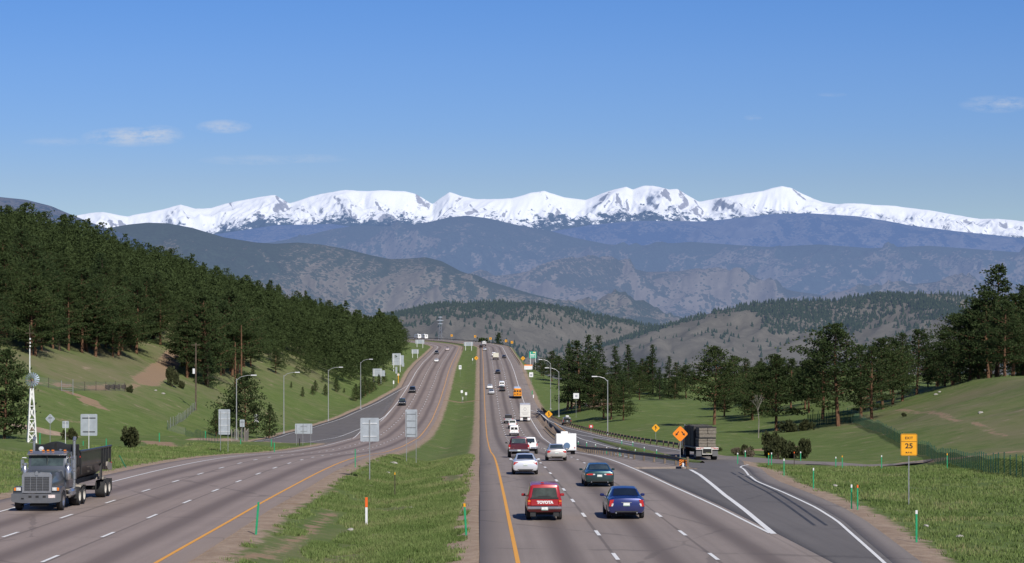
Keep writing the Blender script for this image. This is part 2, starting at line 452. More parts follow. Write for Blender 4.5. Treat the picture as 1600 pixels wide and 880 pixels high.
strip('exit_road', lambda y: np.where(y < 166, whiteR(y)+.28, gX_f(y)+1.0), lambda y: np.where(y < 200, Xr(y)+.3, eQ(y)), Q, 52, 560, M_DARK, whiteR, 8)
strip('shoulder', lambda y: Xr(y)+.3, eQ, Q, 52, 199, M_GREY, Xr, 3)
strip('ramp_road', rampLo, lambda y: np.where(y < 350, rampLi(y), shL(y)), P, 313, 718, M_DARK, rampLi, 7, lift=-.004)

def ribbon(pts, w, zf, lift=.012, step=None):
    """thin painted line along (x, y) points"""
    V = []; F = []
    P2 = []
    for (ax, ay), (bx, by) in zip(pts[:-1], pts[1:]):
        n = max(1, int(math.hypot(bx-ax, by-ay)/(step or max(2.0, ay*.0105))))
        P2 += [(ax+(bx-ax)*k/n, ay+(by-ay)*k/n) for k in range(n)]
    P2.append(pts[-1])
    ww = w if callable(w) else (lambda y: w)
    for i, (x, y) in enumerate(P2):
        a = P2[max(0,i-1)]; b = P2[min(len(P2)-1,i+1)]
        dx, dy = b[0]-a[0], b[1]-a[1]; L = math.hypot(dx,dy) or 1
        nx, ny = dy/L*ww(y)/2, -dx/L*ww(y)/2
        z = float(zf(x, y))+lift
        V += [(x-nx, y-ny, z), (x+nx, y+ny, z)]
    return V, [(2*i, 2*i+1, 2*i+3, 2*i+2) for i in range(len(P2)-1)]
def mat_line(name, col, wear):
    t = NT(name); p = t.pos()
    f = t.ramp(t.noise(p, 5, 4, .75), .62-wear*.2, .75)
    return t.end(t.bsdf(t.mix(t.math('MULTIPLY', f, wear), col, (.17,.15,.14)), .6))
M_WHITE = mat_line('white_road_paint', (.80,.79,.76), .5)
M_YELL = mat_line('yellow_road_paint', (.78,.36,.035), .45)
def lines(name, items, mat):
    V = []; F = []
    for v, f in items:
        n = len(V); V += v; F += [tuple(n+i for i in q) for q in f]
    o = np_mesh(name, V, F, mat); return tag(o, kind='structure')
zP = lambda x, y: P(y)
zQ = lambda x, y: Q(y)
def along(fx, y0, y1, step=6): return [(float(fx(y)-shift(y)), float(y)) for y in np.arange(y0, y1+.1, step)]
lw = lambda y: .15 + .00002*y
lines('road_marking', [ribbon(along(YR, 54, 1560), lambda y: .17-.00004*y, zP), ribbon(along(YL, 54, 1560), lambda y: .17-.00004*y, zP),
    ribbon([(float(gX_f(y)+1.9), y) for y in range(350, 462, 6)], .15, zQ)], M_YELL)
W_ = [ribbon(along(lambda y: whiteR(y), 92, 1560), lw, zP, .012), ribbon(along(lambda y: whiteL(y), 54, 318), lw, zP), ribbon(along(lambda y: whiteL(y), 500, 1560), lw, zP)]
for k in range(90):
    y = 78.5 + 12.19*k
    for u in (3.75, 7.47):
        f = lambda q: YR(q)+u*ip(q,(60,1.0),(250,.985),(600,1.0))
        W_.append(ribbon(along(f, y, y+3.05, 1.0), lambda y: .15+.0001*y, zP))
    y = 77.5 + 12.19*k
    for m in (1, 2):
        f = lambda q: YL(q)-m*ip(q,(80,4.22),(250,4.08),(700,3.92))
        W_.append(ribbon(along(f, y, y+3.05, 1.0), lambda y: .15+.0001*y, zP))
gore = [(11.35,91.6),(11.9,107.5),(12.3,122),(12.8,135),(13.4,152),(13.75,163)]
W_.append(ribbon(gore, lambda y: .27, zQ, .016))
W_.append(ribbon([(float(Xr(y)), y) for y in np.arange(54, 168, 3)] + [(18.35,168),(18.7,173),(19.7,181),(21.2,191),(22.4,200)], .15, zQ))
W_.append(ribbon([(float(eQ(y)-1.1), y) for y in np.arange(244, 556, 6)], .15, zQ))
W_.append(ribbon([(10.3,385),(12.7,357),(15.0,335),(17.2,300)], .16, zQ))
W_.append(ribbon([(10.3,385),(10.6,360),(11.2,335),(13.4,290),(15.8,255)], .16, zQ))
W_.append(ribbon([(12.6,262),(14.0,246)], .16, zQ))
W_.append(ribbon([(float(YR(556)+11.2),556),(7.3,520),(float(gX_f(475)+1.4),475)], .15, lambda x, y: Q(y)+.01))
W_.append(ribbon(along(lambda y: whiteL(y), 318, 395), lw, zP))
W_.append(ribbon([(float(whiteL(575)),575),(float(whiteL(530)-.2),530),(float(whiteL(455)-1.6),455),(float(whiteL(392)+.1),392)], .16, zP))
W_.append(ribbon([(float(whiteL(530)-.2),530),(-32.9,455),(-33.4,400),(-34.2,357),(-36,341)], .16, zP))
W_.append(ribbon([(float(rampLo(y)+1.3), y) for y in range(336, 700, 6)] , .15, zP))
lines('road_marking', W_, M_WHITE)
# dark tyre marks on the exit
lines('skid_mark', [ribbon([(14.6+o,97),(15.3+o,112),(15.9+o,126),(16.2+o,140),(16.9+o,156)], .15, zQ, .007) for o in (-.7,-.15)], simple('tyre_rubber_mark', (.045,.044,.045), .7, vary=.4, scale=.6))

# side road ribbon and grass island in the ramp
V, F = ribbon(SIDE, lambda y: float(np.interp(y,[224,240],[1.6,6.2])), lambda x, y: G(x, y)+.02, .05, 3)
o = np_mesh('side_road', V, F, M_GREY, None, False, {'u':np.zeros(len(V)), 'v':np.array([v[1] for v in V])}); tag(o, kind='structure')
ISL = [(12.9,334,.05),(14.0,315,1.0),(15.4,290,1.9),(16.9,265,2.6),(18.2,247,2.6),(19.3,232,2.0),(20,222,.4)]
V = []
for x, y, w in ISL:
    q = float(Q(y)); V += [(x-w/2-.1,y,q-.05),(x-w/2,y,q+.12),(x,y,q+.22),(x+w/2,y,q+.12),(x+w/2+.1,y,q-.05)]
o = np_mesh('grass_island', V, grid_faces(len(ISL),5), M_GROUND, None, True, {'dist':np.full(len(V),5.0),'path':np.full(len(V),50.0),'dry':np.full(len(V),.2)}); tag(o, kind='structure')

# ------------------------------------------------------------------ blades of grass along the near verges
def grass(n, y0, y1, x0, x1, seed, name):
    r = np.random.default_rng(seed)
    y = np.exp(r.uniform(math.log(y0), math.log(y1), n)); a = r.uniform(0, 1, n)
    x = x0(y)+(x1(y)-x0(y))*a
    return x, y
mm = lambda y: float
gx, gy = [], []
for args in [(80000, 66, 230, lambda y: YL(y)+1.6, lambda y: YR(y)-2.0, 1), (42000, 66, 210, lambda y: np.maximum(eR(y)+.8,0), lambda y: eR(y)+12+y*.09, 2), (24000, 95, 300, lambda y: shL(y)-14, lambda y: shL(y)-1.0, 3)]:
    a, b = grass(*args, ''); gx.append(a); gy.append(b)
gx = np.concatenate(gx); gy = np.concatenate(gy)
def samp(A, x, y):
    i = np.clip(np.searchsorted(YS, y)-1, 0, len(YS)-1); j = np.clip(np.searchsorted(S, x+shift(y))-1, 0, len(S)-1); return A[i,j]
cl = fbm(gx/1.1, gy/1.6, 3)
keep = (samp(DIST, gx, gy) + fbm(gx/1.5, gy/1.5, 3)*1.6 > 1.5) & (samp(PATH, gx, gy) > .6) & (cl > -.42+.5*(fbm(gx/6+9, gy/8, 2) < -.2))
gx, gy, cl = gx[keep], gy[keep], cl[keep]; n = len(gx)
nb = 4
ang = rng.uniform(0, 2*PI, (n,nb)); hh = (.05+.085*rng.random((n,nb)))*(1+.9*np.clip(cl,-.4,.8)[:,None])*(1+gy[:,None]/500)
bw = .011+gy[:,None]*.00015+np.zeros((n,nb))
ox = gx[:,None]+rng.normal(0,.09,(n,nb)); oy = gy[:,None]+rng.normal(0,.09,(n,nb)); oz = G(ox, oy)-.05
lean = rng.normal(0,.45,(n,nb,2))*hh[...,None]
ca, sa = np.cos(ang)*bw, np.sin(ang)*bw
V = np.stack([np.stack([ox-ca,oy-sa,oz],-1), np.stack([ox+ca,oy+sa,oz],-1), np.stack([ox+lean[...,0],oy+lean[...,1],oz+hh+.05],-1)], 2).reshape(-1,3)
ti = np.repeat((rng.random((n,nb))*.5+.5*np.clip(.5+fbm(gx/5,gy/7,3)*.9,0,1)[:,None]).ravel(), 3)
t = NT('grass_blades'); a_ = t.attr('tint')
c = t.mix(t.ramp(a_,.15,.7), (.082,.130,.032), (.155,.200,.066)); c = t.mix(t.ramp(a_,.66,.95), c, (.23,.21,.105))
M_BLADE = t.end(t.bsdf(c, .8, spec=.2))
o = np_mesh('grass', V, np.arange(len(V)).reshape(-1,3), M_BLADE, None, False, {'tint':ti}); tag(o, 'short green and dry grass growing on the verges beside the highway', 'grass', kind='stuff')
# ------------------------------------------------------------------ hills and mountains
def mat_hill(name, bare, wood, haze, hz, big, dots, dotamt, cover0, snow=False, rock=(.20,.18,.17)):
    """bare slopes with dark woods; 'wood' vertex attribute says where woods grow; haze = share of air light painted in as surface glow"""
    t = NT(name); p = t.pos()
    wv = t.attr('wood')
    n1 = t.noise(p, big, 6, .62); n2 = t.noise(p, big*7, 5, .7); n3 = t.noise(p, big*38, 4, .7)
    b = t.mix(t.ramp(n2,.35,.7), tuple(x*.82 for x in bare), tuple(x*1.2 for x in bare))
    b = t.mix(t.math('MULTIPLY', t.ramp(n3,.55,.75), .5), b, tuple(x*1.55 for x in bare))
    f = t.math('ADD', wv, t.math('ADD', t.math('MULTIPLY', t.math('SUBTRACT', n1, .5), 1.5), t.math('ADD', t.math('MULTIPLY', t.math('SUBTRACT', n2, .5), .9), t.math('MULTIPLY', t.math('SUBTRACT', n3, .5), 2.1))))
    m = t.ramp(f, cover0-.08, cover0+.08)
    vo = t.node('ShaderNodeTexVoronoi', feature='F1'); t.put(vo.inputs['Vector'], p); vo.inputs['Scale'].default_value = dots
    sz = t.math('MULTIPLY', t.ramp(t.math('ADD', n2, t.math('MULTIPLY', wv, .35)), .35, .75), dotamt)
    dm = t.math('LESS_THAN', vo.outputs['Distance'], sz)
    m = t.math('MAXIMUM', m, t.math('MULTIPLY', dm, .85))
    w = t.mix(t.ramp(n3,.3,.7), tuple(x*.7 for x in wood), tuple(x*1.35 for x in wood))
    c = t.mix(m, b, w); ro = .95
    if snow:
        geo = t.node('ShaderNodeNewGeometry'); sep = t.node('ShaderNodeSeparateXYZ'); t.put(sep.inputs[0], p)
        alt = t.attr('alt')
        sk_ = t.node('ShaderNodeVectorMath', operation='ADD'); t.put(sk_.inputs[0], t.scaled(p, (.0022,.0003,.0030)))
        cbn = t.node('ShaderNodeCombineXYZ'); t.put(cbn.inputs[0], t.math('MULTIPLY', sep.outputs['Z'], .0016)); t.put(sk_.inputs[1], cbn.outputs[0])
        st = t.noise(sk_.outputs[0], 1.0, 8, .66); st2 = t.noise(t.scaled(p, (.010,.0015,.016)), 1.0, 6, .72)
        sk2 = []
        for sg_, of_ in ((.85,0),(-.7,31.0)):
            cv = t.node('ShaderNodeCombineXYZ'); t.put(cv.inputs[0], t.math('MULTIPLY', t.math('ADD', sep.outputs['X'], t.math('MULTIPLY', sep.outputs['Z'], sg_)), .0058))
            t.put(cv.inputs[1], t.math('ADD', t.math('MULTIPLY', sep.outputs['Z'], .0012), of_)); sk2.append(t.noise(cv.outputs[0], 1.0, 7, .62))
        streak = t.math('SUBTRACT', t.math('MAXIMUM', sk2[0], sk2[1]), .56)
        stp = t.math('ADD', t.attr('steep'), t.math('ADD', t.math('ADD', t.math('MULTIPLY', streak, 2.3), t.math('MULTIPLY', t.math('SUBTRACT', st, .5), 1.25)), t.math('MULTIPLY', t.math('SUBTRACT', st2, .5), .9)))
        rk = t.ramp(stp, .43, .60)
        sn = t.mix(rk, (.82,.825,.84), t.mix(st2, (.17,.17,.19), (.38,.37,.39)))
        fl = t.math('ADD', alt, t.math('ADD', t.math('MULTIPLY', t.math('SUBTRACT', st, .5), .6), t.math('MULTIPLY', t.math('SUBTRACT', st2, .5), .75)))
        c = t.mix(t.ramp(fl, .64, .72), t.mix(t.ramp(st2,.56,.62), wood, (.16,.17,.2)), sn)
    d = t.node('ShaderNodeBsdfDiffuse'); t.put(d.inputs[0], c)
    e = t.node('ShaderNodeEmission'); t.put(e.inputs[0], hz); e.inputs[1].default_value = 1.0  # air haze painted onto the slopes as an even blue glow
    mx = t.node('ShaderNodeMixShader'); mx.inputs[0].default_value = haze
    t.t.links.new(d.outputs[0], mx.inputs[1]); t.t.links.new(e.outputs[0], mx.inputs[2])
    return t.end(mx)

HILLS = {}
def ridge(name, sky, d0, z0, d1, amp, wl, seed, mat, px0=-260, px1=1860, nc=420, nr=60, bow=1.0, fold=0.0, cren=0.0, woodf=None, crestY=None, ystr=1.7, top=6.0, asp=1.0, neg=0.0):
    px = np.linspace(px0, px1, nc); s = (px-800)/FPX
    sy = np.interp(px, [p[0] for p in sky], [p[1] for p in sky])
    k = np.array([.25,.5,.25]); sy = np.convolve(np.pad(sy,1,'edge'), k, 'valid')
    t = np.concatenate([np.linspace(0,1,nr), [1.04,1.12,1.3]])
    D1 = d1 if crestY is None else np.interp(px, [p[0] for p in crestY], [p[1] for p in crestY])
    T = t[:,None]; Y = d0+(D1-d0)*T + 0*s[None,:]
    Xw = s[None,:]*Y
    zc = (440-sy)/FPX*D1
    f = np.where(T <= 1, np.clip(T,0,1)**bow, 1-(T-1)*1.3)
    z = z0+(zc[None,:]-z0)*f
    g = np.clip(T*5,0,1)*np.clip((1.0-np.clip(T,0,1))*top, 0, 1)
    wx = fbm(Xw/(wl*1.5)+seed*3, Y/(wl*1.5), 3)*.7
    r = 0; am_ = .55; q_ = 1.0
    for k_ in range(6):
        r = r + am_*(1-np.abs(perlin(Xw/wl*q_+seed*(1+k_)+wx*q_*.6, Y/(wl*ystr)*q_-seed*.7*(k_+1)+wx*q_*.6))*2.3); q_ *= 2.07; am_ *= .54
    r = r - .62
    z = z + amp*(r-neg)*g + fold*fbm(Xw/(wl*2.5)-seed, Y/(wl*2.5), 3)*g
    z = z + cren*fbm(Xw/(wl*.18)+seed, Y/(wl*.18), 4)*np.clip(T*3,0,1)
    gz = np.gradient(z, axis=1)/np.gradient(Xw, axis=1)
    gs = gz.copy()
    for _ in range(2): gs[:,1:-1] = (gs[:,:-2]+gs[:,1:-1]*2+gs[:,2:])/4
    w = np.clip(r*.0+.5,0,1) if woodf is None else woodf(px[None,:]+0*T, (440-z/Y*FPX), T+0*px[None,:], r, Xw, Y) + (.42*sstep(.02,.42,-gs) - .16*sstep(.0,.4,gs))*asp
    steep = np.clip(np.abs(gs)*.42 + .30*sstep(0,.9,-gs) + .12*r, 0, 1)
    V = np.stack([Xw, Y, z], -1)
    o = np_mesh(name, V.reshape(-1,3), grid_faces(*z.shape), mat, None, True, {'wood':w, 'alt':(440-z/Y*FPX < 0)*1.0 if False else np.clip((z/zc[None,:]),0,1.2), 'steep':steep})
    tag(o, kind='structure'); HILLS[name+str(seed)] = (px, t, V)
    return o

HZ = (.235,.375,.68)
# snow range on the horizon
snow = [(-300,352),(60,345),(130,335),(160,331),(200,338),(240,330),(282,320),(305,326),(330,325),(372,314),(400,308),(430,305),(452,318),(475,311),(500,303),(540,297),(575,299),(600,297),(632,299),(650,303),(676,319),(690,308),(702,300),(722,307),(745,311),(800,310),(828,302),(850,298),(880,308),(915,312),(940,303),(960,296),(978,291),(988,296),(1005,291),(1020,290),(1045,296),(1058,295),(1075,306),(1092,315),(1110,312),(1150,305),(1190,299),(1208,294),(1222,291),(1236,293),(1252,302),(1285,316),(1310,319),(1340,318),(1372,320),(1400,322),(1450,328),(1500,337),(1530,342),(1560,342),(1600,346),(1900,352)]
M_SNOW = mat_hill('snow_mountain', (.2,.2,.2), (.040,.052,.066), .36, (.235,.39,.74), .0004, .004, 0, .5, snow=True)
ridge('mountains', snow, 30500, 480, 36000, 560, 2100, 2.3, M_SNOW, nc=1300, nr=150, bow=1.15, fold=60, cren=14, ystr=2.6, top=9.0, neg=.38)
# dark wooded foothills below the snow
wood1 = lambda px, y, T, r, x, Y: .42 + .3*(T-.5) - .1*sstep(.35,.05,T)
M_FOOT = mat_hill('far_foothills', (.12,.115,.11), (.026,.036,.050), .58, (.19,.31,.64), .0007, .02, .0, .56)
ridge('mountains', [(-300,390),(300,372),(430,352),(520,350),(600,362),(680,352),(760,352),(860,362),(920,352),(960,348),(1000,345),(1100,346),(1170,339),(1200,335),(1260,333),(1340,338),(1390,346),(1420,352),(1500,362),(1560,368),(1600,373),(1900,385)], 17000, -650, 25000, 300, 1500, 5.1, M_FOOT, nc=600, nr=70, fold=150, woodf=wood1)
# left far shoulder
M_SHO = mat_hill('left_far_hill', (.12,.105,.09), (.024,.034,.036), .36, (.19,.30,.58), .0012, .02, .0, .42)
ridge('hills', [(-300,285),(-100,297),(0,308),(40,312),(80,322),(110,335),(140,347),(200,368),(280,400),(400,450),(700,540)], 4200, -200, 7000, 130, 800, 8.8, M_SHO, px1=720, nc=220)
# the middle peak and the broken hills on the right
def w2(px, y, T, r, x, Y): return .36 + .55*sstep(-.05,.5,r)*.5 + .45*sstep(.72,.98,T) + .25*sstep(1100,1300,px)*sstep(430,380,y) - .12*sstep(430,480,y)
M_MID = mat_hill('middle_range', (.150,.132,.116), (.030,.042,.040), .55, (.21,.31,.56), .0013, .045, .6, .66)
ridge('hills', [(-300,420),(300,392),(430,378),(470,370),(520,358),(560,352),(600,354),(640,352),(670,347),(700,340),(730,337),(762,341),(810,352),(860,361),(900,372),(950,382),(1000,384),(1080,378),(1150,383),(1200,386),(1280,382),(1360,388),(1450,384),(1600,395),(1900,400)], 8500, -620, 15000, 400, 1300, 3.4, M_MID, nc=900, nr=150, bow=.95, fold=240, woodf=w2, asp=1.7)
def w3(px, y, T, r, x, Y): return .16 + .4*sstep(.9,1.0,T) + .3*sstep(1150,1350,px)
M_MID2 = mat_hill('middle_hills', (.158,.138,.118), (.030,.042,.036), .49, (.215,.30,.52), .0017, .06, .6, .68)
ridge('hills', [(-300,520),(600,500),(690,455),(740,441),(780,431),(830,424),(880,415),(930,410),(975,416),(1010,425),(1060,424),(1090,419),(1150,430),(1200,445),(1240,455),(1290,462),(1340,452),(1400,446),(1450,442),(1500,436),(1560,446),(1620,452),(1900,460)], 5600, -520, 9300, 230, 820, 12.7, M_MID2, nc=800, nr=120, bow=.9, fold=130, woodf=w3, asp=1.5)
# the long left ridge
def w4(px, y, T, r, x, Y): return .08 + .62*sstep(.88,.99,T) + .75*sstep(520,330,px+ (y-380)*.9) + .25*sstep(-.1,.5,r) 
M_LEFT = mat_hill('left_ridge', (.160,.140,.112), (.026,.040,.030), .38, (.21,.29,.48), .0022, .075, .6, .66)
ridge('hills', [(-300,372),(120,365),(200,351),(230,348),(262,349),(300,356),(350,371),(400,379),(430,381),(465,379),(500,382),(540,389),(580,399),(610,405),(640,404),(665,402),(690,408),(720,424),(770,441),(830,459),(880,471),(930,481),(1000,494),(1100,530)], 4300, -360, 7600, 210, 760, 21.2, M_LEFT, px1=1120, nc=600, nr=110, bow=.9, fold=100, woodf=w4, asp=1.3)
# near hills with single trees
def w5(px, y, T, r, x, Y): 
    n = fbm(x/90, Y/150, 3); crest = np.interp(px, [560,700,870,1040,1100],[505,475,487,512,540])
    return .02 + .55*np.maximum(sstep(24,6,y-crest+n*26), .9*sstep(790,650,px+n*60)*sstep(500,484,y-n*20))
def w6(px, y, T, r, x, Y):
    low = np.interp(px, [1100,1170,1220,1300,1380,1480,1560],[478,486,512,525,498,500,512])
    return .02 + .62*sstep(10,-10,y-low+fbm(x/70+4,Y/110,3)*26)*sstep(1120,1190,px)
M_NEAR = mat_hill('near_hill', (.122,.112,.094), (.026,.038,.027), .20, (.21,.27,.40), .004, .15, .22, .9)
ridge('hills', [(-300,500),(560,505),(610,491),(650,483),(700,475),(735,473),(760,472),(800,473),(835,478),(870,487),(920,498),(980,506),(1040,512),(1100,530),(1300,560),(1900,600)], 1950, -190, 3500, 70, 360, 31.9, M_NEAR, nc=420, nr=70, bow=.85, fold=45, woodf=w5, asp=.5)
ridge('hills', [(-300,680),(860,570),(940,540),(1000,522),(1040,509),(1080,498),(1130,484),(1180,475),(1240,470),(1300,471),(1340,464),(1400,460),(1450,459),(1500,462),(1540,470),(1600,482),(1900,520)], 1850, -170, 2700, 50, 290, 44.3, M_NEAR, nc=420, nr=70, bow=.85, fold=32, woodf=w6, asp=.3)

# trees standing on the two near hills
def hill_trees(key, n, dens, seed, hmin, hmax):
    px, t, V = HILLS[key]; r = np.random.default_rng(seed)
    nr = np.sum(t <= 1.0)
    i = r.integers(0, nr-1, n); j = r.integers(0, len(px)-1, n); a = r.random(n)[:,None]; b = r.random(n)[:,None]
    p = (V[i,j]*(1-a)+V[i+1,j]*a)*(1-b)+(V[i,j+1]*(1-a)+V[i+1,j+1]*a)*b
    sx = 800+p[:,0]/p[:,1]*FPX; sy = 440-p[:,2]/p[:,1]*FPX
    d = dens(sx, sy, p, i/nr)
    k = (r.random(n) < d) & (sx > -40) & (sx < 1640)
    return p[k], r.uniform(hmin, hmax, k.sum())
def cone_trees(p, h, seed):
    """rough conifer: stacked skirts of ragged triangles"""
    r = np.random.default_rng(seed); n = len(p); Vs = []; tints = []
    for tier, (zb, zt, rb) in enumerate([(.06,.55,.27),(.28,.78,.22),(.52,1.0,.15)]):
        k = 6; th = r.uniform(0,2*PI,(n,1))+np.arange(k)[None,:]*2*PI/k
        rr = rb*h[:,None]*r.uniform(.6,1.25,(n,k)); zb_ = (zb+r.uniform(-.06,.06,(n,k)))*h[:,None]
        w = 2*PI/k*.62
        a = np.stack([p[:,0:1]+rr*np.cos(th-w), p[:,1:2]+rr*np.sin(th-w), p[:,2:3]+zb_], -1)
        b = np.stack([p[:,0:1]+rr*np.cos(th+w), p[:,1:2]+rr*np.sin(th+w), p[:,2:3]+zb_], -1)
        c = np.stack([p[:,0:1]+0*rr+r.normal(0,.03,(n,k))*h[:,None], p[:,1:2]+0*rr, p[:,2:3]+(zt+r.uniform(-.07,.0,(n,k)))*h[:,None]], -1)
        Vs.append(np.stack([a,b,c],2).reshape(-1,3)); tints.append(np.repeat(r.random((n,k)).ravel()*.6+np.repeat(r.random(n)*.4,k),3))
    return np.concatenate(Vs), np.concatenate(tints)
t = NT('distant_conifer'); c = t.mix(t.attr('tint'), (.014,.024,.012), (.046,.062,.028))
d = t.node('ShaderNodeBsdfDiffuse'); t.put(d.inputs[0], c); e = t.node('ShaderNodeEmission'); t.put(e.inputs[0], (.20,.29,.45))  # blue emission paints the air haze into the tree colour
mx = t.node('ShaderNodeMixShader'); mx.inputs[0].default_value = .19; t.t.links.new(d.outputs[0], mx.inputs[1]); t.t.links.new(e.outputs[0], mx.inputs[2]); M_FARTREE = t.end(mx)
def dA(sx, sy, p, T):
    n = fbm(p[:,0]/90, p[:,1]/150, 3)
    crest = np.interp(sx, [560,700,870,1040,1100],[505,475,487,512,540])
    top = sstep(26,4, sy-crest+n*26)
    left = sstep(790,650, sx+n*60)*sstep(502,484,sy-n*20)
    return .016*(n > -.1) + .1*sstep(.1,.4,n) + .9*top + .7*left + .5*sstep(535,560,sy+n*20)
def dB(sx, sy, p, T):
    n = fbm(p[:,0]/70+4, p[:,1]/110, 3)
    crest = np.interp(sx, [940,1040,1130,1240,1340,1450,1540,1600],[540,509,484,470,464,459,470,482])
    low = np.interp(sx, [1100,1170,1220,1300,1380,1480,1560],[478,486,512,525,498,500,512])
    dense = sstep(8,-8, sy-low+n*26)*sstep(1120,1190,sx)
    return .012 + .06*sstep(.1,.4,n) + .95*dense + .8*sstep(7,1,sy-crest) + .25*sstep(.25,.5,n)*sstep(1250,1400,sx)
pa, ha = hill_trees('hills31.9', 75000, dA, 1, 5, 9.5)
pb, hb = hill_trees('hills44.3', 80000, dB, 2, 3.6, 8)
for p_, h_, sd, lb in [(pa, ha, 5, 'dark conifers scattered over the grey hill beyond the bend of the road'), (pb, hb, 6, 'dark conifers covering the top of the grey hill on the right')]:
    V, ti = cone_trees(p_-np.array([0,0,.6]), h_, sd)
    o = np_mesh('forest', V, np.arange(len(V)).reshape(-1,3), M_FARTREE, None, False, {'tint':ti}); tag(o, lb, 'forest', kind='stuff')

# ------------------------------------------------------------------ sky, sun, camera
SUN = Vector((.52, -1.25, 1.12)).normalized()
w = bpy.data.worlds.new('World'); scn.world = w; w.use_nodes = True
nt = w.node_tree; nt.nodes.clear()
def wn(typ, **kw):
    n = nt.nodes.new(typ)
    for k, v in kw.items(): setattr(n, k, v)
    return n
L = nt.links.new
out = wn('ShaderNodeOutputWorld'); bg = wn('ShaderNodeBackground')
sk = wn('ShaderNodeTexSky', sky_type='NISHITA', sun_disc=False)
sk.sun_elevation = math.asin(SUN.z); sk.sun_rotation = math.atan2(SUN.x, SUN.y); sk.altitude = 2300; sk.air_density = 1.0; sk.dust_density = .6; sk.ozone_density = 2.2
# thin fair-weather clouds, placed by direction in the sky
tc = wn('ShaderNodeTexCoord')
sep = wn('ShaderNodeSeparateXYZ'); L(tc.outputs['Generated'], sep.inputs[0])
def m(op, a, b=0.0, clamp=False):
    n = wn('ShaderNodeMath', operation=op, use_clamp=clamp)
    for i, v in enumerate((a, b)):
        if isinstance(v, bpy.types.NodeSocket): L(v, n.inputs[i])
        else: n.inputs[i].default_value = v
    return n.outputs[0]
az = m('DIVIDE', sep.outputs[0], sep.outputs[1]); el = m('DIVIDE', sep.outputs[2], sep.outputs[1])
cb = wn('ShaderNodeCombineXYZ'); L(m('MULTIPLY', az, 90.0), cb.inputs[0]); L(m('MULTIPLY', el, 260.0), cb.inputs[1])
nz = wn('ShaderNodeTexNoise'); L(cb.outputs[0], nz.inputs['Vector']); nz.inputs['Scale'].default_value = 1.0; nz.inputs['Detail'].default_value = 8; nz.inputs['Roughness'].default_value = .68
tot = None
for px, py, rx, ry, am in [(208,214,84,17,1.0),(248,208,40,14,.5),(350,198,46,12,.85),(395,250,90,9,.35),(490,248,60,8,.3),(1555,163,60,15,.55),(1590,160,40,10,.3),(1177,184,16,5,.4),(1300,148,26,4,.25),(90,222,60,8,.3)]:
    dx = m('DIVIDE', m('SUBTRACT', az, (px-800)/FPX), rx/FPX); dy = m('DIVIDE', m('SUBTRACT', el, (440-py)/FPX), ry/FPX)
    r2 = m('ADD', m('MULTIPLY', dx, dx), m('MULTIPLY', dy, dy))
    v = m('MULTIPLY', m('SUBTRACT', 1.0, r2, True), am)
    tot = v if tot is None else m('ADD', tot, v)
cf = m('MULTIPLY', tot, m('MULTIPLY', m('SUBTRACT', nz.outputs[0], .36), 4.2, True), True)
cf = m('MULTIPLY', cf, m('GREATER_THAN', sep.outputs[1], 0.0))
hs = wn('ShaderNodeHueSaturation'); L(sk.outputs[0], hs.inputs['Color']); hs.inputs['Saturation'].default_value = 1.12; hs.inputs['Hue'].default_value = .512; hs.inputs['Value'].default_value = .86
# clear high-altitude air: deeper blue aloft, less glare near the skyline
cr = wn('ShaderNodeValToRGB'); L(m('DIVIDE', el, .2, True), cr.inputs[0]); els = cr.color_ramp.elements
for k_, (p_, col_) in enumerate([(.24,(.60,.67,.86)),(.365,(.575,.71,.95)),(.515,(.585,.765,1.02)),(.65,(.56,.795,1.07)),(1.0,(.55,.82,1.12))]):
    e_ = els[k_] if k_ < 2 else els.new(p_); e_.position = p_; e_.color = (*col_,1)
tn = wn('ShaderNodeMix', data_type='RGBA', blend_type='MULTIPLY'); tn.inputs[0].default_value = 1; L(hs.outputs[0], tn.inputs[6]); L(cr.outputs[0], tn.inputs[7])
mx = wn('ShaderNodeMix', data_type='RGBA'); L(m('MULTIPLY', cf, .62), mx.inputs[0]); L(tn.outputs[2], mx.inputs[6]); mx.inputs[7].default_value = (6.0,6.4,7.2,1)
L(mx.outputs[2], bg.inputs[0]); bg.inputs[1].default_value = .10; L(bg.outputs[0], out.inputs[0])
sun = bpy.data.lights.new('sun', 'SUN'); sun.energy = 5.0; sun.angle = rad(.53); sun.color = (1.0,.955,.88)
so = bpy.data.objects.new('sun', sun); COL.objects.link(so); so.rotation_euler = SUN.to_track_quat('Z','Y').to_euler()
cam = bpy.data.cameras.new('camera'); cam.sensor_width = 36; cam.lens = 36*FPX/1600; cam.clip_end = 90000; cam.clip_start = 1
co = bpy.data.objects.new('camera', cam); COL.objects.link(co); co.rotation_euler = (rad(90),0,0); scn.camera = co
scn.view_settings.view_transform = 'Standard'; scn.view_settings.look = 'None'; scn.view_settings.exposure = 0
scn.render.resolution_x = 1024; scn.render.resolution_y = 563
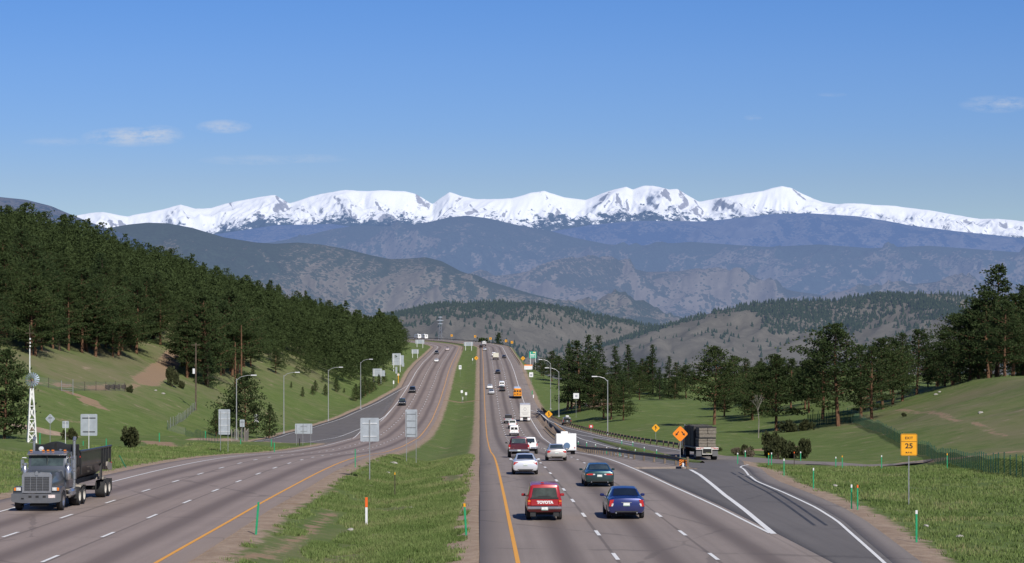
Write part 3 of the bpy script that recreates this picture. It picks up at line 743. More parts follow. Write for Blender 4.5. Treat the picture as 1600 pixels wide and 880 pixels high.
# ------------------------------------------------------------------ trees
def mat_leaf(name, dark, light, brown=.0):
    t = NT(name); a = t.attr('tint'); p = t.obj()
    oi = t.node('ShaderNodeObjectInfo')
    c = t.mix(a, dark, light)
    c = t.mix(t.math('MULTIPLY', oi.outputs['Random'], .32), c, tuple(x*y for x, y in zip(light, (1.08,.98,.78))))
    b = t.bsdf(c, .75, spec=.15)
    tr = t.node('ShaderNodeBsdfTranslucent'); t.put(tr.inputs[0], light)
    mx = t.node('ShaderNodeMixShader'); mx.inputs[0].default_value = .12
    t.t.links.new(b.outputs[0], mx.inputs[1]); t.t.links.new(tr.outputs[0], mx.inputs[2])
    return t.end(mx)
M_PINE = mat_leaf('pine_needles', (.019,.036,.014), (.072,.104,.038))
M_FIR = mat_leaf('fir_needles', (.016,.034,.015), (.058,.092,.036))
M_BUSH = mat_leaf('juniper_leaves', (.022,.032,.014), (.078,.085,.038))
M_SAGE = mat_leaf('dry_twigs', (.10,.085,.06), (.20,.175,.13))
def mat_bark(name, a, b):
    t = NT(name); p = t.obj(); f = t.noise(t.scaled(p, (3,3,.7)), 2.2, 5, .7)
    return t.end(t.bsdf(t.mix(t.ramp(f,.3,.7), a, b), .9, spec=.1, normal=t.bump(f,.6,.05)))
M_BARK = mat_bark('pine_bark', (.07,.042,.028), (.21,.115,.068))
M_BARKD = mat_bark('dark_bark', (.035,.027,.021), (.10,.075,.055))
M_PALEBARK = mat_bark('bleached_bark', (.17,.155,.13), (.30,.28,.24))

def tufts(cen, dirs, size, k, r, up=.35):
    """fans of thin needles at each centre"""
    n = len(cen)
    d = r.normal(size=(n,k,3)) + dirs[:,None,:]*.8; d[...,2] += up
    d /= np.linalg.norm(d, axis=2, keepdims=True)
    L = size[:,None]*r.uniform(.6,1.25,(n,k))
    q = r.normal(size=(n,k,3)); sd = np.cross(d, q); sd /= np.linalg.norm(sd, axis=2, keepdims=True)
    w = L*.21
    c = cen[:,None,:] - d*(L*.25)[...,None]
    a = c - sd*w[...,None]*.5; b = c + sd*w[...,None]*.5; e = c + d*L[...,None]
    a2 = a + d*(L*.62)[...,None] - sd*w[...,None]*.35; b2 = b + d*(L*.62)[...,None] + sd*w[...,None]*.35
    V = np.stack([a,b,b2,e,a2],2)          # a leaf-shaped pentagon, cut in three triangles
    F = np.array([[0,1,2],[0,2,4],[4,2,3]])
    return V

def tree_shape(seed, h, kind, dens=1.0, size=1.0):
    """returns trunk MB, needle-cluster centres, directions, sizes"""
    r = np.random.default_rng(seed)
    mb = MB(); cen = []; dr = []; sz = []
    bend = r.normal(0, .012*h, (4,2)); bend[0] = 0
    zz = np.array([-.6, .3*h, .65*h, h]); 
    def trunk(z): return np.array([np.interp(z, zz, np.cumsum(bend[:,0])), np.interp(z, zz, np.cumsum(bend[:,1])), z])
    r0 = h*.0155+.03
    zs = [-.6, .02*h, .2*h, .45*h, .7*h, .9*h, .985*h]
    mb.tube([trunk(z) for z in zs], [r0*1.25, r0*1.05, r0*.85, r0*.66, r0*.42, r0*.18, .02], 7)
    if kind == 'pine': z0, n, R = r.uniform(.06,.24), 66, r.uniform(.175,.235)
    elif kind == 'round': z0, n, R = r.uniform(.14,.28), 60, r.uniform(.25,.30)
    elif kind == 'fir': z0, n, R = r.uniform(.05,.12), 74, r.uniform(.13,.17)
    elif kind == 'small': z0, n, R = .04, 52, r.uniform(.26,.36)
    elif kind == 'bushy': z0, n, R = .03, 64, r.uniform(.34,.40)
    lop = r.uniform(0, 2*PI)
    for i in range(n):
        t = (i+r.random())/n
        z = h*(z0+(1-z0-.02)*t**.92)
        if kind == 'pine': prof = (1.08-.95*t**1.5)*min(1,.62+2.2*t)+.10
        elif kind == 'round': prof = (.70+.42*math.sin(PI*min(1,t+.2)))*(1-t**2.6)+.20
        elif kind == 'fir': prof = 1.12*(1-t)**.85+.07
        elif kind == 'bushy': prof = (1.05-.9*t**1.6)*min(1,.7+2*t)+.08
        else: prof = 1.0*(1-t)**.7+.10
        az = i*2.399+r.normal(0,.5)
        ln = h*R*prof*r.uniform(.62,1.18)*(1+.16*math.cos(az-lop))
        rise = {'pine':.12,'round':.18,'fir':-.14,'small':.22,'bushy':.15}[kind]+r.normal(0,.12)+.45*t
        p0 = trunk(z); d = np.array([math.cos(az), math.sin(az), rise]); d /= np.linalg.norm(d)
        p1 = p0+d*ln*.55; p2 = p0+d*ln+np.array([0,0,.05*ln])
        if dens >= .5: mb.tube([p0, p1, p2], [max(.02,r0*.30*(1-t*.6)), max(.015,r0*.18*(1-t*.6)), .012], 3)
        m = max(3, int(ln*4.6*dens*({'fir':1.3}.get(kind,1.0))))
        u = r.uniform(.28,1.02,m)**.8
        flat = .17 if kind in ('pine','round') else .22
        sp = .155*ln+.12
        c = p0[None,:]+d[None,:]*(ln*u)[:,None]+r.normal(0,1,(m,3))*np.array([sp,sp,sp*flat+.1])[None,:]*(.5+.6*u)[:,None]
        cen.append(c); dr.append(np.repeat(d[None,:],m,0)); sz.append(np.full(m, 1.0))
    m = int(26*dens)+3                                     # the leader
    c = trunk(h)[None,:]*np.array([1,1,0])+np.stack([r.normal(0,.022*h,m), r.normal(0,.022*h,m), h*(1.0-np.abs(r.normal(0,.05,m)))],1)
    cen.append(c); dr.append(np.repeat(np.array([[0,0,1.]]),m,0)); sz.append(np.full(m,.8))
    return mb, np.concatenate(cen), np.concatenate(dr), np.concatenate(sz)
def crown_mesh(cen, dr, sz, size, k, seed, up=.35):
    r = np.random.default_rng(seed+77)
    V = tufts(cen, dr, sz*size, k, r, up); n, kk = V.shape[:2]
    V = V.reshape(-1,3); base = np.arange(n*kk)[:,None,None]*5
    F = (base + np.array([[0,1,2],[0,2,4],[4,2,3]])[None]).reshape(-1,3)
    ti = np.repeat(np.clip(np.repeat(r.random(n)*.7,kk)+r.random(n*kk)*.3,0,1),5)
    return np_mesh('crown', V, F, False, attrs={'tint':ti})
PROTO = {}
def proto(kind, i, h, size=.62, k=9, leaf=None, bark=None, dens=1.0):
    mb, c, d, s = tree_shape(100*i+len(kind)*7+i, h, kind, dens)
    me = crown_mesh(c, d, s, size, k, i); me.name = 'crown'; me.materials.append(leaf or M_PINE)
    tm = bpy.data.meshes.new('trunk'); tm.from_pydata([tuple(v) for v in mb.v], [], mb.f); tm.update(); tm.materials.append(bark or M_BARK)
    PROTO.setdefault(kind, []).append((h, me, tm))
for i in range(7): proto('pine', i, 18.0, .31, 8, dens=3.4)
for i in range(5): proto('round', i, 16.0, .31, 8, dens=3.6)
for i in range(4): proto('fir', i, 16.0, .28, 8, M_FIR, M_BARKD, 3.0)
for i in range(3): proto('small', i, 5.0, .17, 9, dens=4.5)
for i in range(2): proto('bushy', i, 9.0, .24, 9, dens=4.2)
def bush_mesh(seed, r_, h, n, leaf, size=.30):
    r = np.random.default_rng(seed); cen = []; mb = MB()
    nb = 9
    for b in range(nb):
        a = r.uniform(0,2*PI); q = r_*math.sqrt(r.random())*.75; c = np.array([q*math.cos(a), q*math.sin(a), h*r.uniform(.25,.75)*(1-.35*(q/r_)**2)])
        m = n//nb; v = r.normal(size=(m,3)); v /= np.linalg.norm(v,axis=1)[:,None]; v *= (r.random(m)**.45)[:,None]
        cen.append(c+v*np.array([r_*.42,r_*.42,h*.28])); mb.tube([(0,0,-.3), tuple(c*np.array([.5,.5,.5])), tuple(c)], [.06,.04,.02], 4)
    cen = np.concatenate(cen); cen[:,2] = np.maximum(cen[:,2], .05)
    d = cen.copy(); d[:,2] -= h*.3; d /= np.linalg.norm(d,axis=1)[:,None]+1e-6
    me = crown_mesh(cen, d, np.ones(len(cen)), size, 8, seed); me.materials.append(leaf)
    tm = bpy.data.meshes.new('stem'); tm.from_pydata([tuple(v) for v in mb.v], [], mb.f); tm.update(); tm.materials.append(M_BARKD)
    return me, tm
BUSH = [bush_mesh(i, 1.7, 2.2, 560, M_BUSH) for i in range(3)]
SAGE = [bush_mesh(9+i, 1.3, 1.3, 260, M_SAGE, .28) for i in range(2)]
def place(name, parts, x, y, z, sc, rz, label, cat, group=None):
    """an Empty at the foot of the plant with its parts as children"""
    e = empty(name, (x, y, z), rz, 0, label, cat, group); e.scale = sc if isinstance(sc, tuple) else (sc, sc, sc)
    for nm, me in parts:
        o = bpy.data.objects.new(nm, me); COL.objects.link(o); o.parent = e
    return e
def tree(kind, x, y, h, label, group=None, i=None, z=None, wide=1.0, name='pine_tree'):
    hh, me, tm = PROTO[kind][RD.randrange(len(PROTO[kind])) if i is None else i % len(PROTO[kind])]
    s = h/hh
    return place(name, [('trunk', tm), ('crown', me)], x, y, (g1(x,y) if z is None else z)-.1, (s*wide, s*wide, s), RD.uniform(0,2*PI), label, 'tree', group)
def tree_px(kind, px, py, top, label, Y=None, **k):
    """tree whose foot and tip are seen at these heights of the picture"""
    if Y is None: x, y, z = hit(px, py)
    else: x, y = X(px, Y), Y; z = g1(x, y)
    h = (440-top)/FPX*y - z
    return tree(kind, x, y, h, label, **k)

# forest on the left hillside
cand = []
r_ = np.random.default_rng(21)
edge = lambda y: foot(y) - ip(y, (300,30),(340,26),(380,20),(450,17),(520,21),(560,19),(600,12),(640,6),(720,5),(800,7),(900,4),(1100,3))
y = 338.0
pts = []
while y < 1180:
    sp = 4.7 + .003*(y-300)
    xx = float(edge(y)) - 1.0
    while xx > float(foot(y))-175:
        pts.append((xx + r_.normal(0,1.6) - float(shift(y)), y + r_.normal(0,2.2)))
        xx -= sp*r_.uniform(.75,1.35)*(1.0 if xx > float(foot(y))-90 else 1.25)
    y += sp*1.12
road_px = [(222,598),(240,588),(254,577),(268,563),(283,548),(290,535)]
roadw = [hit(*p)[:2] for p in road_px]
pts = np.array(pts)
dpath = pdist(pts[:,0], pts[:,1], roadw)
sx = 800+pts[:,0]/pts[:,1]*FPX; gz = G(pts[:,0], pts[:,1]); sy = 440-gz/pts[:,1]*FPX
lowlimit = np.interp(sx, [-60,0,60,100,150,200,232,250,300,330,360,400,440,470,520,560,600,640], [560,560,556,553,556,562,562,570,590,598,588,580,590,588,604,600,590,548])
ok = (dpath > 4.2) & (sx > -45) & ~((sx > np.interp(pts[:,1],[850,1000,1180],[640,634,622])) & (pts[:,1] > 850)) & (sy < lowlimit + r_.normal(0,4,len(sx)))
pts, sx, sy, lowlimit = pts[ok], sx[ok], sy[ok], lowlimit[ok]
h = np.clip(r_.normal(1.0, .20, len(pts)), .5, 1.5)*np.interp(edge(pts[:,1])-shift(pts[:,1])-pts[:,0], [0,10,26], [15.5,14.2,11.8]) * np.interp(pts[:,1], [330,600,900,1200],[1.0,1.02,.86,.72]) * np.interp(sx, [0,200,400],[1.12,1.08,1.0])
young = (sy > lowlimit-16) & (sx > 430) & (r_.random(len(pts)) < .65); h[young] *= r_.uniform(.3,.6,young.sum())
order = np.argsort(pts[:,1] + .55*np.abs(pts[:,0]-edge(pts[:,1])))
IND = 205
GF = 'pines of the dense forest on the left hillside'
for n_, k in enumerate(order[:IND]):
    x, y = pts[k]; kd = 'fir' if r_.random() < .16 else ('round' if r_.random() < .42 else 'pine')
    tree(kd, x, y, h[k], 'dark green pine standing in the dense forest on the left hillside', GF, wide=r_.uniform(.95,1.35))
# the rest of that forest is one mass
rest = order[IND:]
bank = []
for i in range(6):
    kd = ['pine','round','fir','pine','round','round'][i]
    mb, c, d, s = tree_shape(900+i, 18.0, kd, .49)
    V = tufts(c, d, s*.62, 6, np.random.default_rng(i)); n, kk = V.shape[:2]
    tr = np.array([(0.18*math.cos(q),.18*math.sin(q),zz) for zz in (-.5,12) for q in (0,2.1,4.2)])
    bank.append((V.reshape(-1,5,3), np.clip(np.repeat(np.random.default_rng(i+50).random(n)*.8,kk)+np.random.default_rng(i+51).random(n*kk)*.2,0,1)))
VV = []; TT = []
for k in rest:
    x, y = pts[k]; V, ti = bank[r_.integers(0,6)]; s = h[k]/18.0; a = r_.uniform(0,2*PI)
    R = np.diag([wd_ := r_.uniform(.95,1.3), wd_, 1]) @ np.array([[math.cos(a),-math.sin(a),0],[math.sin(a),math.cos(a),0],[0,0,1]])*s
    VV.append(V@R.T + np.array([x, y, g1(x,y)-.1])); TT.append(np.clip(ti*.75+r_.random()*.25,0,1))
VV = np.concatenate(VV); TT = np.concatenate(TT); n = len(VV)
F = (np.arange(n)[:,None,None]*5 + np.array([[0,1,2],[0,2,4],[4,2,3]])[None]).reshape(-1,3)
o = np_mesh('forest', VV.reshape(-1,3), F, M_PINE, None, False, {'tint':np.repeat(TT,5)})
tag(o, 'dense pine forest covering the upper hillside left of the highway', 'forest', kind='stuff')

# trees that stand out on the left
tree_px('pine', 322, 602, 452, 'tall pine with bare reddish trunk behind the wooden utility pole', i=2)
tree_px('pine', 284, 574, 470, 'tall pine beside the dirt track where it enters the forest', i=4)
tree_px('round', 349, 584, 470, 'pine at the forest edge just right of the reddish trunk above the street lamp', i=1)
tree_px('bushy', 6, 668, 545, 'large dark pine at the left edge behind the windmill', Y=262, i=1, wide=.92)
tree_px('bushy', -30, 670, 560, 'dark pine cut by the left edge of the picture behind the large pine', Y=270, i=1, wide=1.2)
tree_px('bushy', 384, 656, 583, 'broad bushy pine alone on the slope behind the nearest street lamp', Y=392, i=0, wide=1.0)
tree_px('small', 420, 660, 632, 'small young pine just right of the broad bushy pine', Y=395, i=1)
tree_px('small', 338, 665, 640, 'small dark pine just left of the broad bushy pine', Y=385, i=2)
for px, py, tp, lb in [(395,586,572,'leaning sapling on the open slope below the forest above the second street lamp'),(473,620,604,'thin sapling on the open slope left of the third street lamp'),(488,617,602,'low sapling on the open slope, second left of the third street lamp'),(493,612,594,'sapling close left of the third street lamp on the open slope'),(525,612,590,'dense young pine right of the third street lamp'),(508,618,600,'small young pine close beside the third street lamp'),(538,614,606,'low shrub-like pine right of the dense young pine'),(455,606,596,'tiny pine high on the open slope below the forest')]:
    tree_px('small', px, py, tp, lb, wide=.8)
# right side of the road
tree_px('round', 1116, 667, 541, 'large round pine standing alone in the meadow behind the flatbed truck', Y=393, i=0, wide=1.12)
for px, py, tp, Y, kd, i, lb in [
 (886,634,536,520,'fir',0,'dark pine at the left end of the clump beside the on-ramp'),
 (893,636,548,525,'pine',1,'pine second from the left in the clump beside the on-ramp'),
 (905,634,532,505,'pine',3,'tall pine with dark straight trunk beside the white sign'),
 (921,634,523,515,'fir',1,'tallest pointed pine left of centre in the clump beside the on-ramp'),
 (936,638,524,520,'fir',2,'pointed pine behind the lamp in the clump beside the on-ramp'),
 (928,640,560,500,'round',2,'rounded pine low in the middle of the clump beside the on-ramp'),
 (943,664,580,452,'round',4,'rounded pine in front beside the tall street lamp on the right'),
 (955,667,592,445,'pine',0,'pine just behind the tall street lamp at the guardrail'),
 (974,672,596,430,'pine',5,'slim pine at the right end of the clump above the guardrail'),
 (962,640,540,520,'fir',3,'pointed pine at the right end of the clump beside the on-ramp'),
 (984,612,538,640,'fir',0,'small pointed pine beyond the meadow, first from the left'),
 (1003,603,560,680,'pine',6,'low pine beyond the meadow right of the small pointed one'),
 (1020,606,538,650,'fir',2,'pointed pine beyond the meadow with a broad base'),
 (1012,606,556,665,'pine',2,'short pine beyond the meadow left of the broad pointed one'),
 (1045,610,556,640,'fir',1,'bluish pointed pine beyond the meadow, left of the bare grey one'),
 (1058,612,566,640,'pine',4,'pine beyond the meadow, right of the bluish pointed one'),
 (1072,616,570,630,'round',0,'low round pine beyond the meadow close left of the large lone pine'),
 (990,606,562,690,'round',3,'low dark pine between the pointed pines beyond the meadow'),
 (1150,624,556,560,'round',1,'pine in the shade beyond the large lone pine'),
 (1165,628,560,540,'pine',3,'pine beyond the meadow between the lone pine and the twin-topped one'),
 (1140,624,572,590,'fir',0,'dark pine peeping out right of the large lone pine'),
 (1213,668,553,352,'round',2,'dark leaning pine behind the junipers on the dirt bank'),
 (1190,640,568,470,'pine',1,'slim pine behind the bare white tree'),
 (1236,640,560,440,'round',4,'pine between the dark leaning pine and the tall fence pine'),
 (1258,640,563,430,'pine',6,'pine behind the green fence left of the tall fence pine'),
 (1310,660,506,345,'round',0,'tall broad pine with reddish trunk at the corner of the green fence'),
 (1285,655,528,370,'pine',2,'pine leaning left of the tall broad fence pine'),
 (1345,652,540,355,'pine',5,'narrow pine right of the tall broad fence pine'),
 (1362,655,540,345,'pine',0,'thin pine with grey dead lower branches above the green fence'),
 (1380,648,528,365,'round',3,'pine with a flat top above the middle of the green fence'),
 (1395,645,527,372,'round',1,'bushy pine left of the two close trunks on the grassy slope'),
 (1410,642,520,375,'pine',4,'pine with slim straight trunk on the grassy slope'),
 (1432,640,514,385,'round',2,'broad pine at the right end of the group on the grassy slope'),
 (1450,630,545,420,'fir',1,'dark pine in the shade between the group and the tall skyline pines'),
 (1476,622,520,400,'round',4,'dark pine at the left of the tall skyline pines'),
 (1500,616,490,400,'round',0,'rounded pine below the left side of the tall skyline pine'),
 (1515,612,482,385,'pine',3,'dark pine at the front left of the tall skyline pines'),
 (1530,608,470,410,'round',1,'dense dark pine left of the tallest skyline pine'),
 (1558,606,413,400,'pine',1,'tallest pine breaking the skyline at the right edge'),
 (1545,600,455,380,'round',3,'dark pine in front of the tallest skyline pine'),
 (1582,600,458,380,'round',2,'broad pine right of the tallest skyline pine'),
 (1600,596,446,390,'pine',5,'pine cut by the right edge of the picture'),
 (1570,602,470,365,'round',4,'bushy pine on the crest below the tallest skyline pine'),
 (1622,590,450,380,'round',0,'pine half outside the right edge of the picture'),
 (1488,622,535,375,'small',1,'low bushy pine at the foot of the skyline pines'),
 (1465,628,548,430,'pine',2,'pine in the dark gap left of the skyline pines'),
]:
    tree_px(kd, px, py, tp, lb, Y=Y, i=i, wide=1.22 if kd != 'fir' else 1.12)
tree_px('fir', 780, 541, 520, 'single dark fir standing beyond the guardrail at the far bend', Y=1420, i=1, name='fir_tree')
for px, tp, Y in [(752,529,1500),(846,560,760),(862,548,720),(872,556,700),(850,568,740),(836,566,800)]:
    tree_px('round' if px != 752 else 'small', px, 0, tp, {752:'low round tree behind the guardrail at the far bend',846:'dark tree just right of the green exit sign',862:'dark tree between the green sign and the pine clump',872:'dark tree touching the left side of the pine clump',850:'low tree below the far right street lamp',836:'low tree behind the posts of the green exit sign'}[px], Y=Y)
r_ = np.random.default_rng(77)
for k in range(26):
    px = r_.uniform(1450, 1650); Y = r_.uniform(410, 520)
    tree_px(['round','pine','pine','fir'][k%4], px, 0, np.interp(px,[1450,1500,1540,1600,1650],[560,520,480,462,450])+r_.uniform(0,55), 'dark pine in the shade behind the tall skyline pines on the right', Y=Y, group='pines behind the skyline pines on the right')
for k in range(16):
    px = r_.uniform(1120, 1300) if k < 12 else r_.uniform(1375, 1480); Y = r_.uniform(400, 500)
    tree_px(['round','pine','pine','bushy'][k%4], px, 0, np.interp(px,[1120,1300,1400,1480],[572,556,556,548])+r_.uniform(-8,30), 'dark pine filling the gaps between the larger pines behind the green fence', Y=Y, group='pines filling in behind the green fence', wide=1.2)
for k in range(30):
    px = r_.uniform(1055, 1290) if k < 22 else r_.uniform(960, 1060); Y = r_.uniform(560, 720)
    tree_px(['round','pine','fir','pine','round'][k%5], px, 0, np.interp(px,[960,1060,1150,1290],[572,574,566,560])+r_.uniform(-6,22), 'dark pine in the continuous band of trees beyond the meadow', Y=Y, group='pines in the band beyond the meadow', wide=1.15)
# the dark trees beyond the bend on the left
for k, (px, tp, Y) in enumerate([(612,494,1010),(622,503,1080),(600,488,960),(624,512,1150),(605,505,900),(618,515,950)]):
    tree_px('round' if k % 2 else 'pine', px, 0, tp, 'dark tree at the far end of the forest above the two white recreational vehicles', Y=Y, group='trees at the far end of the left forest')
# shrubs
def shrub(kind, px, py, w, h, label, Y=None, group=None):
    x, y, z = hit(px, py) if Y is None else (X(px,Y), Y, g1(X(px,Y),Y))
    me, tm = (BUSH if kind else SAGE)[RD.randrange(2)]
    sx_ = w*y/FPX/3.6; sz = h*y/FPX/(2.3 if kind else 1.5)
    return place('shrub' if kind == 0 else 'juniper_shrub', [('stem', tm), ('crown', me)], x, y, z-.05, (sx_, sx_, sz), RD.uniform(0,6), label, 'shrub', group)
shrub(1, 202, 701, 44, 40, 'round juniper bush alone on the verge behind the grey trailer')
shrub(1, 108, 687, 26, 28, 'dark shrub behind the small grey sign back')
shrub(1, 15, 680, 9, 8, 'tiny shrub on the bank left of the windmill')
shrub(1, 204, 614, 16, 18, 'small round shrub beside the dirt track')
shrub(1, 268, 604, 23, 36, 'tall grey-green shrub beside the dirt track left of the utility pole')
shrub(1, 282, 606, 16, 18, 'low shrub leaning against the tall grey-green one')
shrub(1, 1205, 688, 34, 46, 'tallest dark juniper on the dirt bank behind the side road', Y=262)
shrub(1, 1215, 704, 40, 40, 'wide juniper at the front of the dirt bank', Y=250)
shrub(1, 1240, 700, 40, 40, 'juniper in the middle of the dirt bank', Y=256)
shrub(1, 1258, 702, 36, 36, 'juniper at the right end of the dirt bank', Y=252)
shrub(1, 1165, 700, 26, 26, 'small juniper left of the dirt bank near the flatbed truck', Y=262)
shrub(1, 1228, 668, 34, 30, 'dark low shrub under the leaning pine', Y=345)
shrub(1, 1262, 664, 26, 26, 'dark shrub at the left end of the green fence', Y=345)
shrub(0, 1150, 704, 22, 16, 'dry brown brush beside the flatbed truck', Y=262)
shrub(0, 1170, 702, 28, 18, 'dry brown brush at the foot of the dirt bank', Y=256)
shrub(1, 1122, 706, 18, 12, 'dark low shrub behind the load of the flatbed truck', Y=275)
shrub(1, 1412, 628, 9, 8, 'tiny shrub on the grassy slope at the right', Y=330)
for k, px in enumerate((556,563,571,577,584,592,600)):
    tree_px('small', px, 0, [604,602,598,596,592,590,586][k]-4-RD.random()*9, 'young pine at the forest edge left of the two-part sign back', Y=[600,610,625,640,655,680,700][k], group='young pines along the forest edge', wide=.8)
# bare white tree
mb = MB(); r = random.Random(4)
def limb(p, d, ln, rr, lv):
    q = Vector(p)+Vector(d)*ln; mb.tube([p, q], [rr*.7, rr*.5], 5)
    if lv == 0: return
    for k in range(3 if lv > 1 else 4):
        d2 = (Vector(d)+Vector((r.uniform(-.75,.75), r.uniform(-.75,.75), r.uniform(-.1,.5)))).normalized(); limb(q, d2, ln*r.uniform(.5,.75), rr*.6, lv-1)
limb((0,0,-.3), Vector((.03,0,1)), 3.2, .13, 0); limb((.1,0,2.6), Vector((-.1,.1,1)).normalized(), 1.7, .085, 4)
x, y = X(1185,330), 330; e = empty('bare_tree', (x, y, g1(x,y)), 0, 0, 'bare tree with a bleached white trunk behind the junipers', 'tree')
mb.build('trunk', M_PALEBARK, e, fix=False)
# ------------------------------------------------------------------ vehicles
M_TYRE = simple('tyre_rubber', (.022,.022,.023), .85, vary=.3, scale=8)
M_RIM = simple('alloy_rim', (.48,.48,.49), .35, .8, vary=.2, scale=6)
M_STEEL = simple('painted_steel_rim', (.55,.52,.46), .55, .1, vary=.3, scale=5)
M_GLASS = simple('tinted_glass', (.012,.016,.018), .07, 0, 1.0, vary=.3, scale=1.2, spec=.7)
M_GLASS2 = simple('clear_car_glass', (.055,.075,.07), .06, 0, 1.0, vary=.5, scale=1.6, spec=.7)
M_BLACK = simple('black_plastic', (.018,.018,.019), .6, vary=.3, scale=5)
M_CHROME = simple('chrome_trim', (.50,.50,.51), .24, .8, vary=.1, scale=4)
M_RED = simple('red_lamp_glass', (.48,.018,.015), .2, 0, .8, vary=.3, scale=14)
M_ORANGE = simple('amber_lamp_glass', (.75,.22,.02), .2, 0, .8, vary=.3, scale=14)
M_CLEAR = simple('clear_lamp_glass', (.75,.75,.74), .12, .2, .8, vary=.3, scale=16)
M_PLATE = simple('number_plate', (.70,.73,.70), .5, vary=.25, scale=14)
M_PLATEG = simple('number_plate_band', (.25,.36,.30), .5, vary=.4, scale=18)
M_UNDER = simple('dark_underbody', (.012,.012,.012), .9)
M_WHITEP = paint('white_paint', (.80,.80,.79), .18, 0)
M_DIRTYW = paint('off_white_paint', (.70,.69,.65), .5, 0)

def cross(zb, zs, w, wr, zr):
    return [(0,zb),(w*.84,zb),(w*.965,zb+.09),(w,zb+.38*(zs-zb)),(w*.99,zs-.08),(w*.945,zs),(wr,zr-.055),(wr*.87,zr),(0,zr+.02)]
class Loft:
    """a body: cross-sections (bottom, shoulder, half width, roof half width, roof height) along its length; +y is forward"""
    def __init__(s, st): s.st = np.array(sorted(st), float)
    def sec(s, y):
        a = s.st; q = [float(np.interp(y, a[:,0], a[:,k])) for k in range(1,6)]
        return cross(*q)
    def pt(s, y, k, side=1):
        c = s.sec(y); i = min(int(k), 7); f = k-i
        return np.array([side*(c[i][0]*(1-f)+c[i+1][0]*f), y, c[i][1]*(1-f)+c[i+1][1]*f])
    def body(s, n=34):
        y0, y1 = s.st[0,0], s.st[-1,0]
        ys = sorted(set(np.round(np.linspace(y0, y1, n),4)) | set(np.round(s.st[:,0],4)))
        V = []; m = 16
        for y in ys:
            c = s.sec(y); V += [(x,y,z) for x,z in c] + [(-x,y,z) for x,z in c[-2:0:-1]]
        mb = MB(); F = []
        for i in range(len(ys)-1):
            for k in range(m): F.append((i*m+k, i*m+(k+1)%m, (i+1)*m+(k+1)%m, (i+1)*m+k))
        F.append(tuple(range(m))[::-1]); F.append(tuple((len(ys)-1)*m+k for k in range(m)))
        return mb.add(V, F)
    def norm(s, y, k, side):
        e = .02; a = s.pt(y+e,k,side)-s.pt(y-e,k,side); k2 = min(k+.02,8); k1 = k2-.04
        b = s.pt(y,k2,side)-s.pt(y,k1,side); n = np.cross(b, a)*side; n /= np.linalg.norm(n)+1e-9
        if n[2] < 0 and k > 5: n = -n
        if n[0]*side < 0 and k <= 6.9: n = -n
        return n
    def side_patch(s, mb, y0, y1, k0, k1, side, off=.008, n=5, slant0=0, slant1=0):
        V = []
        for i in range(n):
            for j in range(4):
                u = i/(n-1); v = j/3; y = (y0+slant0*v)*(1-u)+(y1+slant1*v)*u; k = k0+(k1-k0)*v
                V.append(s.pt(y,k,side)+s.norm(y,k,side)*off)
        return mb.add(V, [(i*4+j, i*4+j+1, (i+1)*4+j+1, (i+1)*4+j) for i in range(n-1) for j in range(3)])
    def top_patch(s, mb, y0, y1, wf=.93, off=.008, n=5, k=7, taper=0):
        V = []
        for i in range(n):
            y = y0+(y1-y0)*i/(n-1)
            for j in range(9):
                q = (j/4-1)*wf*(1+taper*(i/(n-1)-.5)); side = 1 if q >= 0 else -1
                p = s.pt(y, 8-abs(q)*(8-k), side); V.append(p+s.norm(y, 7.5, 1)*np.array([0,1,1])*off)
        return mb.add(V, [(i*9+j, i*9+j+1, (i+1)*9+j+1, (i+1)*9+j) for i in range(n-1) for j in range(8)])

def wheel(parent, x, y, r, wd, rim=None, dual=False):
    s = 1 if x > 0 else -1
    o = MB().lathe([(-wd/2,r*.55),(-wd/2,r*.93),(-wd*.32,r),(wd*.32,r),(wd/2,r*.93),(wd/2,r*.55)], (0,0,0), 'x', 18).build('wheel', M_TYRE, parent, True, 40)
    o.location = (x, y, r)
    q = wd/2*s
    MB().lathe([(q*.55,0),(q*.62,r*.2),(q*.5,r*.42),(q*1.02,r*.58),(q*.9,r*.60)] , (0,0,0), 'x', 14).build('rim', rim or M_RIM, o, True, 40)
    return o
def panel(parent, name, mat, poly, y, dy=.02):
    """flat panel facing backwards/forwards, outline in x, z"""
    return MB().prism(poly, y-dy/2, y+dy/2, 'y').build(name, mat, parent)
def rbox(parent, name, mat, c, d, bev=.02, **k):
    return MB().box(c, d, bev=bev, **k).build(name, mat, parent, True, 30)
def plate(parent, y, z, x=0):
    p = rbox(parent, 'licence_plate', M_PLATE, (x, y, z), (.31,.018,.155), .008)
    sg = -1 if y < 0 else 1
    MB().box((x, y+sg*.011, z-.052), (.29,.006,.035)).build('plate_band', M_PLATEG, p); return p
def mirrors(parent, y, z, w, mat):
    for s in (-1,1):
        MB().box((s*(w+.10), y, z), (.20,.10,.13), bev=.03).box((s*(w-.02), y, z-.04), (.1,.05,.04)).build('mirror', mat, parent, True, 40)
def root(name, px, Y, zf, label, cat, group=None, half=0, dirn=1, lane=None, tilt=None, yaw=0):
    """an Empty on the road; half = half length so that Y is where the near end stands"""
    y = Y+half; x = X(px, Y); 
    drift = -.0150*half
    sl = (float(zf(y+2))-float(zf(y-2)))/4
    ang = math.atan(.0150)+yaw + (math.atan(float(shift(y+1)-shift(y-1))/2) if y > 1150 else 0)
    e = empty(name, (x+drift, y, float(zf(y))+.012), ang + (0 if dirn > 0 else PI), 0, label, cat, group)
    e.rotation_euler = (math.atan(sl)*dirn, 0, e.rotation_euler.z)
    return e

